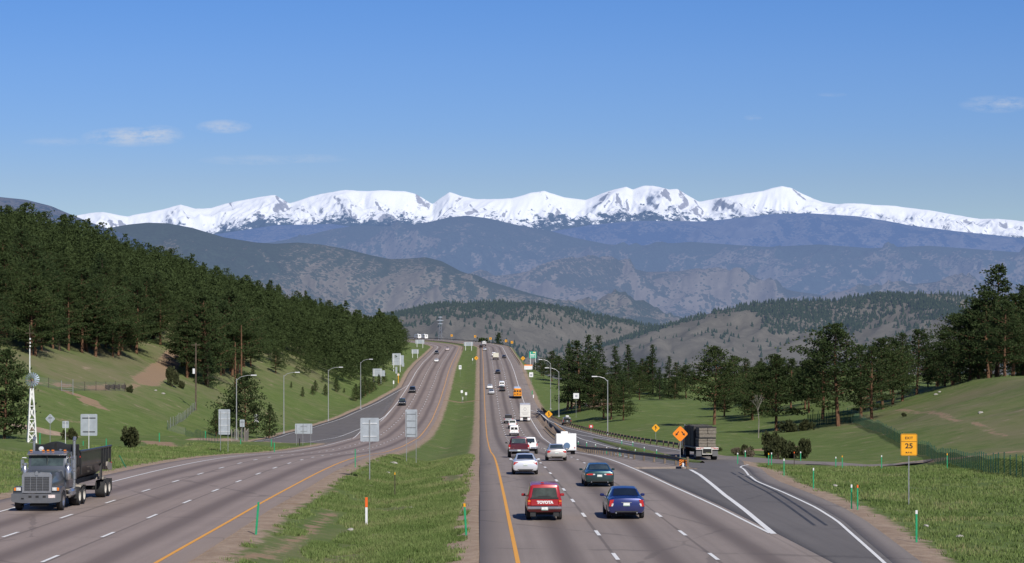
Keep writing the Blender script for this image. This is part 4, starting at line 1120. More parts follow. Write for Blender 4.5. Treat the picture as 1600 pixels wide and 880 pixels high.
SED = [(-2.42,.42,.78,.76,.66,.84),(-2.37,.31,.90,.85,.72,.97),(-2.15,.27,.95,.885,.75,1.02),(-1.78,.25,.97,.90,.72,1.065),(-1.02,.24,.96,.90,.60,1.39),(-.45,.24,.95,.90,.60,1.455),(.1,.24,.94,.90,.60,1.45),(.55,.24,.93,.90,.59,1.38),(1.28,.24,.90,.90,.70,1.00),(1.9,.25,.82,.885,.73,.90),(2.25,.28,.68,.83,.70,.74),(2.40,.36,.58,.72,.60,.62)]
def sedan(e, col, w=.9, h=1.45, L=4.84, tail='block', glass=None, rim=None, chrome=False, spoiler=False, detail=True, lamp_col=None):
    kw, kh, kl = w/.9, h/1.455, L/4.84
    lf = Loft([(a*kl, b*kh, c*kh, d*kw, q*kw, r*kh) for a,b,c,d,q,r in SED])
    lf.body().build('body', col, e, True, 32)
    gl = glass or M_GLASS
    mb = MB(); lf.top_patch(mb, -1.74*kl, -1.06*kl, .97).build('rear_window', gl, e, True)
    mb = MB(); lf.top_patch(mb, .60*kl, 1.22*kl, .97).build('windscreen', gl, e, True)
    for s in (-1,1):
        for a, b in ((-1.28,-.42),(-.36,.52)):
            mb = MB(); lf.side_patch(mb, a*kl, b*kl, 5.12, 5.9, s, slant0=.16 if a < -1 else 0, slant1=0 if a < -1 else -.12).build('side_window', gl, e, True)
    r = .325*kh
    for s in (-1,1):
        for y in (-1.38, 1.42): wheel(e, s*(w-.105), y*kl, r, .215, rim)
    yb = -2.40*kl
    MB().box((0,0,.30*kh), (1.5*kw,4.3*kl,.2)).build('underbody', M_UNDER, e)
    if not detail: 
        for s in (-1,1): rbox(e, 'tail_light', M_RED, (s*.70*kw, yb+.06, .80*kh), (.24,.1,.14), .03)
        return lf
    if tail == 'block':
        for s in (-1,1):
            t_ = rbox(e, 'tail_light', M_RED, (s*.685*kw, yb+.055, .815*kh), (.27,.14,.22), .05)
            MB().box((s*.60*kw, yb-.018, .80*kh), (.09,.02,.08), bev=.01).build('reversing_light', M_CLEAR, t_)
    elif tail == 'corner':
        for s in (-1,1):
            t_ = MB().prism([(s*.50*kw,.89*kh),(s*.80*kw,.90*kh),(s*.84*kw,.72*kh),(s*.66*kw,.70*kh)], yb-.02, yb+.3, 'y').build('tail_light', M_RED, e)
    elif tail == 'oval':
        for s in (-1,1):
            t_ = MB().prism([(s*(.54+.27*math.cos(q))*kw, (.80+.055*math.sin(q))*kh) for q in np.linspace(0,2*PI,14)[:-1]], yb-.025, yb+.25, 'y').build('tail_light', M_RED, e)
            MB().prism([(s*(.34+.07*math.cos(q))*kw, (.795+.04*math.sin(q))*kh) for q in np.linspace(0,2*PI,12)[:-1]], yb-.04, yb+.1, 'y').build('reversing_light', M_CLEAR, t_)
            MB().box((s*.76*kw, yb-.03, .79*kh), (.06,.02,.06), bev=.01).build('indicator', M_ORANGE, t_)
    elif tail == 'tall':
        for s in (-1,1):
            t_ = MB().prism([(s*.60*kw,.93*kh),(s*.79*kw,.92*kh),(s*.85*kw,.62*kh),(s*.70*kw,.60*kh)], yb-.03, yb+.25, 'y').build('tail_light', M_RED, e)
            MB().prism([(s*.61*kw,.75*kh),(s*.70*kw,.75*kh),(s*.73*kw,.62*kh),(s*.66*kw,.62*kh)], yb-.05, yb, 'y').build('reversing_light', M_CLEAR, t_)
    plate(e, yb-.03, .70*kh)
    MB().box((0,yb+.05,.50*kh), (1.62*kw,.13,.20), bev=.05).build('bumper', col, e, True, 40)
    MB().box((0,yb-.012,.36*kh), (1.1*kw,.05,.07), bev=.02).build('valance', M_BLACK, e, True)
    mirrors(e, .62*kl, 1.0*kh, w, col)
    if chrome: MB().box((0,yb-.03,.795*kh), (.5*kw,.02,.03)).build('chrome_strip', M_CHROME, e)
    if spoiler: MB().box((0,yb+.12,1.03*kh), (1.3*kw,.14,.04), bev=.015).build('spoiler', col, e, True)
    for s in (-1,1): MB().cyl((s*.5*kw,yb-.03,.31*kh), (s*.5*kw,yb+.2,.31*kh), .035, n=10).build('exhaust', M_CHROME, e)
    return lf

SUV = [(-2.30,.48,1.02,.82,.68,1.60),(-2.24,.40,1.06,.89,.715,1.70),(-1.7,.36,1.06,.915,.72,1.755),(.1,.34,1.04,.915,.71,1.75),(.45,.34,1.02,.915,.69,1.69),(1.15,.34,1.00,.915,.75,1.10),(1.95,.36,.94,.90,.77,1.00),(2.2,.40,.84,.86,.72,.88),(2.30,.46,.74,.76,.66,.76)]
def suv(e, col, w=.915, h=1.75, L=4.6, glass=None, detail=True, tail=True, front=False, rim=None):
    kw, kh, kl = w/.915, h/1.75, L/4.6
    lf = Loft([(a*kl, b*kh, c*kh, d*kw, q*kw, r*kh) for a,b,c,d,q,r in SUV])
    lf.body().build('body', col, e, True, 32); gl = glass or M_GLASS
    yb = -2.30*kl
    panel(e, 'rear_window', gl, [(-.66*kw,1.09*kh),(.66*kw,1.09*kh),(.60*kw,1.54*kh),(-.60*kw,1.54*kh)], yb-.004, .02)
    mb = MB(); lf.top_patch(mb, .50*kl, 1.10*kl, .97).build('windscreen', gl, e, True)
    for s in (-1,1):
        for a, b in ((-2.05,-1.0),(-.94,-.1),(-.04,.52)):
            mb = MB(); lf.side_patch(mb, a*kl, b*kl, 5.1, 5.88, s, slant1=-.1 if b > .4 else 0).build('side_window', gl, e, True)
        for y in (-1.3,1.42): wheel(e, s*(w-.11), y*kl, .36*kh, .23, rim)
    MB().box((0,0,.36*kh), (1.5*kw,4.0*kl,.2)).build('underbody', M_UNDER, e)
    if tail:
        for s in (-1,1): rbox(e, 'tail_light', M_RED, (s*.77*kw, yb+.02, .98*kh), (.13,.1,.26), .03)
    if front:
        yf = 2.30*kl
        for s in (-1,1): rbox(e, 'headlight', M_CLEAR, (s*.62*kw, yf-.06, .80*kh), (.28,.14,.16), .03)
        panel(e, 'grille', M_CHROME, [(-.40*kw,.70*kh),(.40*kw,.70*kh),(.42*kw,.88*kh),(-.42*kw,.88*kh)], yf-.02, .1)
        rbox(e, 'bumper', M_BLACK, (0,yf-.05,.52*kh), (1.66*kw,.16,.18), .04)
    else: rbox(e, 'bumper', M_BLACK if detail else col, (0,yb-.02,.56*kh), (1.66*kw,.16,.18), .04)
    if detail: mirrors(e, .6*kl, 1.08*kh, w, col)
    return lf
def van(e, col, w=.96, h=2.0, L=5.0, glass=None, doors=True):
    lf = Loft([(-2.5,.50,1.15,w*.93,w*.80,h*.93),(-2.44,.44,1.18,w,w*.83,h*.98),(-1.8,.42,1.18,w,w*.84,h),(.7,.42,1.18,w,w*.82,h),(1.1,.42,1.15,w,w*.80,h*.95),(1.75,.42,1.1,w,w*.82,1.22),(2.3,.44,1.0,w*.96,w*.8,1.08),(2.5,.5,.85,w*.86,w*.7,.88)])
    lf.body().build('body', col, e, True, 32)
    for s in (-1,1):
        panel(e, 'rear_window', glass or M_GLASS, [(s*.07,1.22),(s*.66,1.22),(s*.62,1.70),(s*.07,1.70)], -2.505, .02)
        rbox(e, 'tail_light', M_RED, (s*(w-.09), -2.47, 1.0), (.10,.08,.34), .02)
        for a, b in ((-2.1,-1.2),(-1.1,.1),(.2,1.0)):
            mb = MB(); lf.side_patch(mb, a, b, 5.1, 5.85, s).build('side_window', M_GLASS, e, True)
        for y in (-1.5,1.6): wheel(e, s*(w-.12), y, .35, .22, M_STEEL)
    mb = MB(); lf.top_patch(mb, 1.14, 1.7, .96).build('windscreen', M_GLASS, e, True)
    rbox(e, 'bumper', M_CHROME, (0,-2.56,.56), (1.8,.16,.17), .04)
    panel(e, 'door_seam', M_BLACK, [(-.012,.68),(.012,.68),(.012,1.9),(-.012,1.9)], -2.508, .012)
    plate(e, -2.51, .86, -.35)
    MB().box((0,0,.42), (1.6,4.4,.2)).build('underbody', M_UNDER, e)
    mirrors(e, 1.2, 1.3, w, M_BLACK); return lf
def pickup(e, col, w=1.0, h=1.88, L=5.6, zt=1.20, glass=None, cab2=True, lights=True, rim=None, chrome=True, front=False):
    k = L/5.6
    lo = Loft([(-2.8*k,.62,zt-.06,w*.96,w*.90,zt),(-2.74*k,.56,zt-.03,w,w*.94,zt+.02),(-.9*k,.52,zt-.03,w,w*.93,zt+.02),(1.4*k,.50,zt-.05,w,w*.88,zt),(2.5*k,.52,zt-.14,w*.97,w*.84,zt-.08),(2.78*k,.58,zt-.28,w*.88,w*.74,zt-.22)])
    lo.body().build('body', col, e, True, 32)
    a0 = -1.05 if cab2 else -.35
    ca = Loft([(a0*k,zt-.2,zt-.02,w*.95,w*.72,zt+.1),(( a0+.14)*k,zt-.2,zt,w*.96,w*.73,h-.06),((a0+.4)*k,zt-.2,zt,w*.96,w*.74,h),(.55*k,zt-.2,zt,w*.96,w*.74,h),(.85*k,zt-.2,zt,w*.96,w*.72,h-.07),(1.45*k,zt-.2,zt-.02,w*.92,w*.80,zt+.04)])
    ca.body().build('cab', col, e, True, 32); gl = glass or M_GLASS
    panel(e, 'rear_window', gl, [(-w*.68,zt+.10),(w*.68,zt+.10),(w*.64,h-.14),(-w*.64,h-.14)], (a0-.01)*k, .09)
    mb = MB(); ca.top_patch(mb, .88*k, 1.42*k, .97).build('windscreen', gl, e, True)
    for s in (-1,1):
        for a, b in (((a0+.2),-.25),(-.19,.8)):
            if b-a > .2: mb = MB(); ca.side_patch(mb, a*k, b*k, 5.12, 5.88, s, slant1=-.15 if b > .5 else 0).build('side_window', gl, e, True)
        for y in (-1.65,1.75): wheel(e, s*(w-.13), y*k, .40, .27, rim)
        if lights:
            t_ = rbox(e, 'tail_light', M_RED, (s*(w-.10), -2.79*k, zt-.22), (.16,.07,.38), .02)
            MB().box((s*(w-.10), -2.835*k, zt-.33), (.12,.02,.09)).build('reversing_light', M_CLEAR, t_)
    MB().box((0,-1.92*k,zt+.028), (w*1.62,1.55*k,.012)).build('bed', M_BLACK, e)  # flat black sheet painted for the shaded hollow of the open bed
    rbox(e, 'tailgate', col, (0,-2.82*k,zt-.26), (w*1.56,.05,.50), .02)
    rbox(e, 'bumper', M_CHROME if chrome else M_BLACK, (0,-2.9*k,.66), (w*1.94,.2,.20), .04)
    plate(e, -3.01*k, .66)
    MB().box((0,0,.56), (1.3,4.8*k,.25)).cyl((-w*.7,-1.65*k,.4),(w*.7,-1.65*k,.4),.09).build('underbody', M_UNDER, e)
    mirrors(e, .75*k, zt+.12, w+.06, M_BLACK)
    if front:
        for s in (-1,1): rbox(e, 'headlight', M_CLEAR, (s*w*.72, 2.72*k, zt-.34), (.3,.16,.2), .03)
        panel(e, 'grille', M_CHROME, [(-w*.5,zt-.48),(w*.5,zt-.48),(w*.5,zt-.22),(-w*.5,zt-.22)], 2.78*k, .1)
        rbox(e, 'bumper', M_CHROME, (0,2.8*k,.62), (w*1.9,.2,.22), .04)
def text(parent, s, size, mat, loc, name='lettering', face='-y', bold=.0, sx=1.0, align='CENTER', spacing=1.0):
    cu = bpy.data.curves.new(name, 'FONT'); cu.body = s; cu.size = size; cu.align_x = align; cu.align_y = 'CENTER'; cu.offset = bold; cu.extrude = .004; cu.space_character = spacing
    o = bpy.data.objects.new(name, cu); COL.objects.link(o)
    dg = bpy.context.evaluated_depsgraph_get(); me = bpy.data.meshes.new_from_object(o.evaluated_get(dg)); bpy.data.objects.remove(o)
    o = bpy.data.objects.new(name, me); COL.objects.link(o); me.materials.clear(); me.materials.append(mat); o.parent = parent
    o.location = loc; o.rotation_euler = (PI/2, 0, 0); o.scale = (sx,1,1); return o
zPf = lambda y: P(y)
zQf = lambda y: Q(y)

# --- red pickup with canopy
C = paint('red_paint', (.33,.012,.016), .3, .1)
e = root('pickup_truck', 851, 100, zPf, 'red pickup with a closed canopy and white tailgate lettering nearest the camera', 'pickup', half=2.3)
lf = suv(e, C, .845, 1.74, 4.5, glass=M_GLASS2, tail=False, rim=M_STEEL)
for o in list(bpy.data.objects):
    if o.parent == e and o.name.split('.')[0] in ('bumper','rear_window'): bpy.data.objects.remove(o)
# canopy window with its black frame, tailgate, chrome bumper
yb = -2.26
fr = panel(e, 'rear_window', M_GLASS2, [(-.61,1.10),(.61,1.10),(.535,1.555),(-.535,1.555)], yb-.025, .03)
MB().prism([(-.66,1.02),(.66,1.02),(.66,1.10),(-.66,1.10)], yb-.05, yb, 'y').prism([(-.36,1.12),(.30,1.12),(.26,1.17),(-.30,1.17)], yb-.048, yb-.03,'y').build('window_frame', M_BLACK, fr)
tg = rbox(e, 'tailgate', C, (0, yb-.02, .86), (1.30,.06,.31), .02)
text(tg, 'TOYOTA', .18, M_WHITEP, (.02, yb-.056, .865), bold=.012, sx=1.02)
for s in (-1,1):
    t_ = rbox(e, 'tail_light', M_RED, (s*.735, yb-.005, .86), (.15,.08,.24), .02)
    MB().box((s*.735, yb-.055, .93), (.12,.02,.07)).build('indicator', M_ORANGE, t_)
rbox(e, 'bumper', M_CHROME, (0, yb-.10, .615), (1.66,.18,.14), .04)
plate(e, yb-.21, .575)
MB().box((0,-1.3,.47), (.62,.32,.24), bev=.06).cyl((-.7,-1.27,.36),(.7,-1.27,.36),.06).build('axle', M_UNDER, e)
MB().box((-.55,-2.2,.33), (.26,.02,.26)).build('mud_flap', M_BLACK, e); MB().box((.55,-2.2,.33), (.26,.02,.26)).build('mud_flap', M_BLACK, e)
MB().box((-.1,-1.9,1.775), (.16,.06,.05), bev=.02).build('roof_lamp', M_RED, e)
# --- blue sedan
C = paint('blue_paint', (.006,.016,.115), .15, .3)
e = root('sedan', 979, 101, zPf, 'deep blue sedan with black tinted rear window in the second lane', 'car', half=2.4)
sedan(e, C, .90, 1.47, 4.85, 'tall', chrome=True)
# --- green sedan
C = paint('dark_teal_paint', (.006,.042,.048), .2, .5)
e = root('sedan', 937, 132, zPf, 'dark green rounded sedan with oval tail lamps ahead of the blue car', 'car', half=2.45)
sedan(e, C, .93, 1.42, 5.0, 'oval', glass=M_GLASS2)
# --- silver white sedan in the left lane
C = paint('pearl_silver_paint', (.66,.68,.72), .15, .3)
e = root('sedan', 821, 150, zPf, 'pale silver sedan with corner tail lamps ahead of the red pickup', 'car', half=2.4)
sedan(e, C, .91, 1.46, 4.9, 'corner')
# --- silver champagne sedan
C = paint('champagne_paint', (.50,.475,.44), .15, .4)
e = root('sedan', 870, 184, zPf, 'champagne coloured sedan right behind the white camper trailer', 'car', half=2.35)
sedan(e, C, .89, 1.44, 4.8, 'corner', glass=M_GLASS2)
# --- camper trailer
e = root('camper_trailer', 885, 224, zPf, 'white camper trailer with a blue spare wheel cover on its back', 'trailer', half=2.4)
MB().prism([(-2.4,.42),(2.2,.42),(2.55,.9),(2.55,1.5),(2.2,2.15),(-2.25,2.22),(-2.4,2.05)], -1.05, 1.05, 'x').build('body', M_WHITEP, e)
MB().box((-.15,-.6,2.33), (.75,.8,.24), bev=.06).build('roof_vent', M_WHITEP, e, True)
o = MB().lathe([(0,0),(.0,.30),(.05,.345),(.16,.345),(.2,.3)], (0,0,0), 'y', 20).build('spare_wheel_cover', paint('cover_blue', (.06,.14,.27), .2, 0), e, True); o.location = (.05,-2.62,.92)
panel(e, 'rear_trim', simple('aluminium_trim',(.45,.46,.47),.4,.6), [(-1.02,.42),(1.02,.42),(1.02,.50),(-1.02,.50)], -2.41, .03)
for s in (-1,1):
    rbox(e, 'tail_light', M_RED, (s*.88,-2.42,.72), (.1,.04,.14), .01); wheel(e, s*.9, -.4, .33, .2, M_STEEL)
    MB().box((s*.62,-1.9,.24),(.3,.02,.42)).build('mud_flap', M_BLACK, e)
panel(e, 'stripe', simple('pale_grey_stripe',(.55,.57,.6),.5), [(-.62,1.62),(-.1,1.66),(.32,1.76),(.3,1.79),(-.1,1.70),(-.62,1.65)], -2.375, .03)
MB().box((0,0,.36), (1.4,4.0,.16)).build('underbody', M_UNDER, e)
MB().box((0,3.1,.42),(.12,1.4,.1)).build('drawbar', M_BLACK, e)
# --- maroon pickup
C = paint('maroon_paint', (.085,.008,.014), .3, .2)
e = root('pickup_truck', 811, 199, zPf, 'maroon full-size pickup with chrome bumper in the left lane', 'pickup', half=2.85)
pickup(e, C, 1.0, 1.92, 5.7, 1.24, glass=M_GLASS2)
MB().box((0,-.9,1.955), (.3,.08,.04), bev=.015).build('roof_lamp', M_RED, e)
# --- white pickup beside it
e = root('pickup_truck', 827, 231, zPf, 'white pickup with black cab window half hidden by the maroon pickup', 'pickup', half=2.7)
pickup(e, M_WHITEP, .95, 1.85, 5.4, 1.18)
# --- white van, white suv, grey pickup
e = root('van', 803.5, 412, zPf, 'white van with two square rear windows behind the white pickup queue', 'van', half=2.5)
van(e, M_WHITEP, .92, 2.05, 5.0)
e = root('pickup_truck', 801, 458, zPf, 'white pickup with clear rear window just ahead of the white van', 'pickup', half=2.6)
pickup(e, M_WHITEP, .93, 1.85, 5.3, 1.15, glass=M_GLASS2)
e = root('pickup_truck', 794.5, 487, zPf, 'silver pickup with a dark cap leading the small white group', 'pickup', half=2.7)
pickup(e, paint('silver_paint',(.45,.455,.46),.3,.4), .99, 1.95, 5.5, 1.2)
MB().prism([(-.85,1.2),(.85,1.2),(.76,1.95),(-.76,1.95)], -2.7, -1.0, 'y').build('canopy', M_BLACK, e)
# --- white box truck
e = root('box_truck', 820.6, 499, zPf, 'tall white box truck seen from behind in the right lane', 'truck', half=4.2)
MB().box((0,-.6,2.62), (2.46,7.2,3.12), bev=.04).build('cargo_box', M_WHITEP, e)
dr = MB().box((0,-4.215,2.55), (2.2,.03,2.85)).build('rear_door', M_DIRTYW, e)
for k in range(7): MB().box((0,-4.235,1.35+.4*k),(2.18,.012,.02)).build('door_groove', simple('grey_seal',(.35,.35,.35),.7), dr)
pl = simple('faded_print',(.42,.42,.43),.7,vary=.4,scale=9)
for z, w_ in ((1.95,1.4),(1.7,1.1),(2.25,1.7)): MB().box((0,-4.236,z),(w_,.01,.07)).build('faded_lettering', pl, dr)
o = MB().lathe([(-.006,.26),(-.006,.36),(.006,.36),(.006,.26)],(0,0,0),'y',20).build('faded_emblem', pl, dr); o.location = (-.05,-4.236,2.95)
MB().box((0,-4.2,4.05),(2.46,.08,.26)).build('header', simple('grey_lilac',(.42,.42,.48),.6), e)
for s in (-1,1):
    MB().box((s*.86,-4.24,.62),(.62,.04,.62)).build('mud_flap', M_WHITEP, e); rbox(e,'tail_light',M_RED,(s*1.05,-4.26,1.0),(.2,.04,.1),.01)
    wheel(e, s*.92, -2.6, .5, .5, M_STEEL); wheel(e, s*1.0, 3.2, .5, .28, M_STEEL)
MB().box((0,-4.1,.85),(2.3,.2,.14)).build('bumper', M_BLACK, e)
MB().box((0,3.7,1.6),(2.2,1.9,1.9),bev=.2).build('cab', M_WHITEP, e, True); MB().box((0,0,.8),(1.0,7.6,.3)).build('chassis', M_UNDER, e)
mirrors(e, 3.6, 1.9, 1.15, M_BLACK)
# --- school bus
C = paint('school_bus_yellow', (.72,.27,.012), .2, 0)
e = root('school_bus', 808.7, 618, zPf, 'yellow school bus with a white roof heading away in the right lane', 'bus', half=5.4)
lf = Loft([(-5.4,.55,1.9,1.16,.98,2.86),(-5.3,.5,1.95,1.22,1.04,3.02),(4.2,.5,1.95,1.22,1.04,3.02),(4.6,.5,1.9,1.2,1.0,2.5),(5.3,.6,1.3,1.0,.8,1.5)])
lf.body(20).build('body', C, e, True, 30)
MB().prism([(-1.0,2.98),(-.6,3.07),(.6,3.07),(1.0,2.98),(.6,2.9),(-.6,2.9)], -5.2, 4.2, 'y').build('roof', M_WHITEP, e)
panel(e,'emergency_door',C,[(-.38,.72),(.38,.72),(.38,2.72),(-.38,2.72)],-5.41,.05)
for x in (-.74,0,.74):
    panel(e,'rear_window',M_GLASS,[(x-.27,1.98),(x+.27,1.98),(x+.25,2.48),(x-.25,2.48)],-5.43,.04)
for x in (-.78,0,.78): panel(e,'lower_window' if x==0 else 'vent_panel',M_GLASS if x==0 else M_BLACK,[(x-.24,1.22),(x+.24,1.22),(x+.24,1.55 if x==0 else 1.38),(x-.24,1.55 if x==0 else 1.38)],-5.44,.03)
for s in (-1,1):
    for z, mm_ in ((2.70,M_RED),(1.72,M_RED)): rbox(e,'tail_light',mm_,(s*.86,-5.43,z),(.2,.05,.16),.02)
    wheel(e,s*1.0,-3.2,.5,.4,M_STEEL); wheel(e,s*1.02,4.0,.5,.28,M_STEEL)
    for k in range(10): mb = MB(); lf.side_patch(mb,-5.0+.92*k,-5.0+.92*k+.78,5.1,5.75,s).build('side_window',M_GLASS,e,True)
    for z in (.9,1.75): MB().box((s*1.225,-.6,z),(.02,9.4,.07)).build('rub_rail',M_BLACK,e)
rbox(e,'bumper',M_BLACK,(0,-5.45,.66),(2.36,.14,.3),.03)
MB().box((0,-1,.5),(1.6,8.6,.3)).build('underbody',M_UNDER,e)
# --- far cars of the outbound road
far = [('sedan',768,639,'silver sedan behind the white car in the left lane near the bus','silver',.89,1.45,'sedan'),('sedan',765.4,668,'white car at the left lane line beside the bus','white',.9,1.45,'sedan'),
 ('suv',785,655,'dark grey suv in the middle lane ahead of the bus','grey',.93,1.75,'suv'),('van',784.3,676,'white van just ahead of the dark grey suv','white',.93,2.0,'van'),
 ('car',778,755,'black sedan alone in the middle lane on the rising road','black',.92,1.45,'sedan'),('suv',771.5,962,'white suv just ahead of the cream truck','white',.98,1.9,'suv'),
 ('car',787.7,930,'black car right of the cream truck','black',.92,1.45,'sedan'),('car',757.3,1078,'grey car near the far bend in the left lane','silver',.92,1.45,'sedan'),('car',751.6,1140,'black suv close behind the far white truck','black',.98,1.8,'suv')]
PC = {'silver':paint('far_silver',(.50,.51,.52),.2,.3),'white':M_WHITEP,'grey':paint('slate_paint',(.06,.065,.072),.2,.3),'black':paint('black_paint',(.012,.012,.014),.15,.2)}
for nm, px, Y, lb, c, w_, h_, ty in far:
    e = root(nm, px, Y, zPf, lb, nm if nm != 'sedan' else 'car', half=2.4)
    if ty == 'sedan': sedan(e, PC[c], w_, h_, 4.8, detail=False)
    elif ty == 'suv': suv(e, PC[c], w_, h_, 4.7, detail=False)
    else: van(e, PC[c], w_, h_)
def small_truck(px, Y, label, boxc, w_, h_, L=7):
    e = root('truck', px, Y, zPf, label, 'truck', half=L/2)
    MB().box((0,-L*.12,(h_+1.15)/2),(w_,L*.76,h_-1.15),bev=.05).build('cargo_box',boxc,e)
    MB().box((0,L*.38,1.5),(w_*.9,L*.22,1.7),bev=.15).build('cab',boxc,e,True); MB().box((0,0,.85),(.9,L*.96,.35)).build('chassis',M_UNDER,e)
    for s in (-1,1):
        wheel(e,s*(w_/2-.25),-L*.3,.48,.45,M_STEEL); wheel(e,s*(w_/2-.18),L*.35,.48,.28,M_STEEL); rbox(e,'tail_light',M_RED,(s*.95,-L*.5,1.0),(.2,.05,.12),.02)
        MB().box((s*.85,-L*.5,.55),(.5,.03,.55)).build('mud_flap',M_BLACK,e)
    return e
e = small_truck(774.8, 900, 'cream box truck on the rising road in the middle lane', simple('cream_panel',(.62,.60,.50),.6), 2.4, 3.0)
e = small_truck(756, 1186, 'small pale tanker truck at the far bend', simple('pale_tank',(.5,.5,.5),.5,.2), 2.4, 2.6)
MB().lathe([(-2.6,.3),(-2.4,1.0),(1.6,1.0),(1.8,.3)],(0,0,1.9),'y',16).build('tank',simple('pale_tank',(.5,.5,.5),.5,.2),e,True)
# --- suv on the ramp with roof box
e = root('suv', 886, 440, zQf, 'dark grey car with a white roof box on the side ramp', 'car', half=2.3, yaw=.02)
suv(e, PC['grey'], .92, 1.62, 4.5)
MB().box((.1,-.4,1.82),(.72,1.5,.34),bev=.12).build('roof_box',M_WHITEP,e,True)
plate(e,-2.32,.86)

# --- inbound traffic
def inb(name, px, Y, label, cat, half=2.4): return root(name, px, Y, zPf, label, cat, half=half, dirn=-1)
e = inb('suv', 628, 581, 'black boxy suv nearest in the far inbound traffic', 'suv'); suv(e, PC['black'], 1.0, 1.95, 4.8, front=True, tail=False, glass=M_GLASS2)
e = inb('suv', 644, 647, 'black suv with chrome grille where the side ramp splits off', 'suv'); suv(e, PC['black'], 1.0, 1.85, 4.8, front=True, tail=False)
e = inb('sedan', 681.7, 866, 'white sedan coming down the inbound road', 'car'); sedan(e, M_WHITEP, .91, 1.45, detail=False)
e = inb('suv', 682, 1000, 'black car beside the far end of the white edge line', 'car'); suv(e, PC['black'], .98, 1.8, front=True, tail=False)
e = inb('sedan', 699, 1082, 'white and red sedan at the far bend of the inbound road', 'car'); sedan(e, paint('white_red_paint',(.66,.55,.52),.2,0), .93, 1.45, detail=False)
for px, Y, lb in [(652.3,1396,'white recreational vehicle at the left on the far bend'),(663,1388,'white recreational vehicle at the right on the far bend')]:
    e = root('motorhome', px, Y, zPf, lb, 'motorhome', half=3)
    lf = Loft([(-3.4,.6,1.5,1.15,1.1,2.9),(-3.2,.5,1.6,1.22,1.15,3.05),(2.2,.5,1.6,1.22,1.15,3.05),(2.9,.5,1.5,1.2,1.0,2.4),(3.5,.6,1.1,1.0,.8,1.25)]); lf.body(14).build('body', M_WHITEP, e, True, 30)
    panel(e,'rear_window',M_GLASS,[(-.5,1.8),(.5,1.8),(.5,2.4),(-.5,2.4)],-3.42,.06)
    for s in (-1,1):
        mb = MB(); lf.side_patch(mb,-2.4,-1.2,5.2,5.6,s).build('side_window',M_GLASS,e)
        wheel(e,s*1.05,-2,.42,.3,M_STEEL); wheel(e,s*1.05,2.2,.42,.3,M_STEEL)
    MB().box((.1,0,3.2),(.7,.9,.3),bev=.05).build('roof_vent',M_WHITEP,e)
# ------------------------------------------------------------------ the big truck on the left
C_T = paint('grey_blue_paint', (.070,.080,.098), .3, .25, .34)
M_TUB = simple('black_tub_paint', (.020,.020,.022), .38, .1, .3, vary=.5, scale=1.4)
M_MUD = simple('dusty_steel', (.30,.27,.23), .75, .1, vary=.3, scale=3)
e = root('dump_truck', 56, 107, zPf, 'grey-blue long-nosed lorry pulling a black end-dump trailer towards the camera', 'truck', half=0, dirn=-1)
e.scale = (1,1,.945)
# local +y is the direction of travel; the bumper stands at y = 0
hood = Loft([(-3.05,1.15,1.75,.98,.86,2.12),(-2.2,1.12,1.72,.92,.80,2.10),(-1.0,1.05,1.62,.80,.72,2.05),(-.35,1.0,1.58,.74,.70,2.0),(-.22,1.02,1.50,.71,.66,1.93)])
hood.body(12).build('hood', C_T, e, True, 34)
fr = MB(); fr.prism([(-.74,.98),(.74,.98),(.76,1.9),(.66,2.06),(.18,2.08),(0,1.98),(-.18,2.08),(-.66,2.06),(-.76,1.9)], -.30, -.16, 'y').build('grille_frame', M_CHROME, e)
gr = panel(e, 'grille', simple('grille_mesh',(.055,.058,.062),.5,.4), [(-.62,1.08),(.62,1.08),(.62,1.84),(-.62,1.84)], -.15, .03)
mb = MB()
for k in range(9): mb.box((0,-.128,1.12+.088*k),(1.22,.014,.012))
for x in (-.31,0,.31): mb.box((x,-.126,1.46),(.018,.016,.76))
mb.build('grille_bars', M_CHROME, gr)
MB().prism([(-.07,1.92),(.07,1.92),(.09,2.06),(0,2.16),(-.09,2.06)], -.16, -.10, 'y').build('emblem', M_CHROME, e)
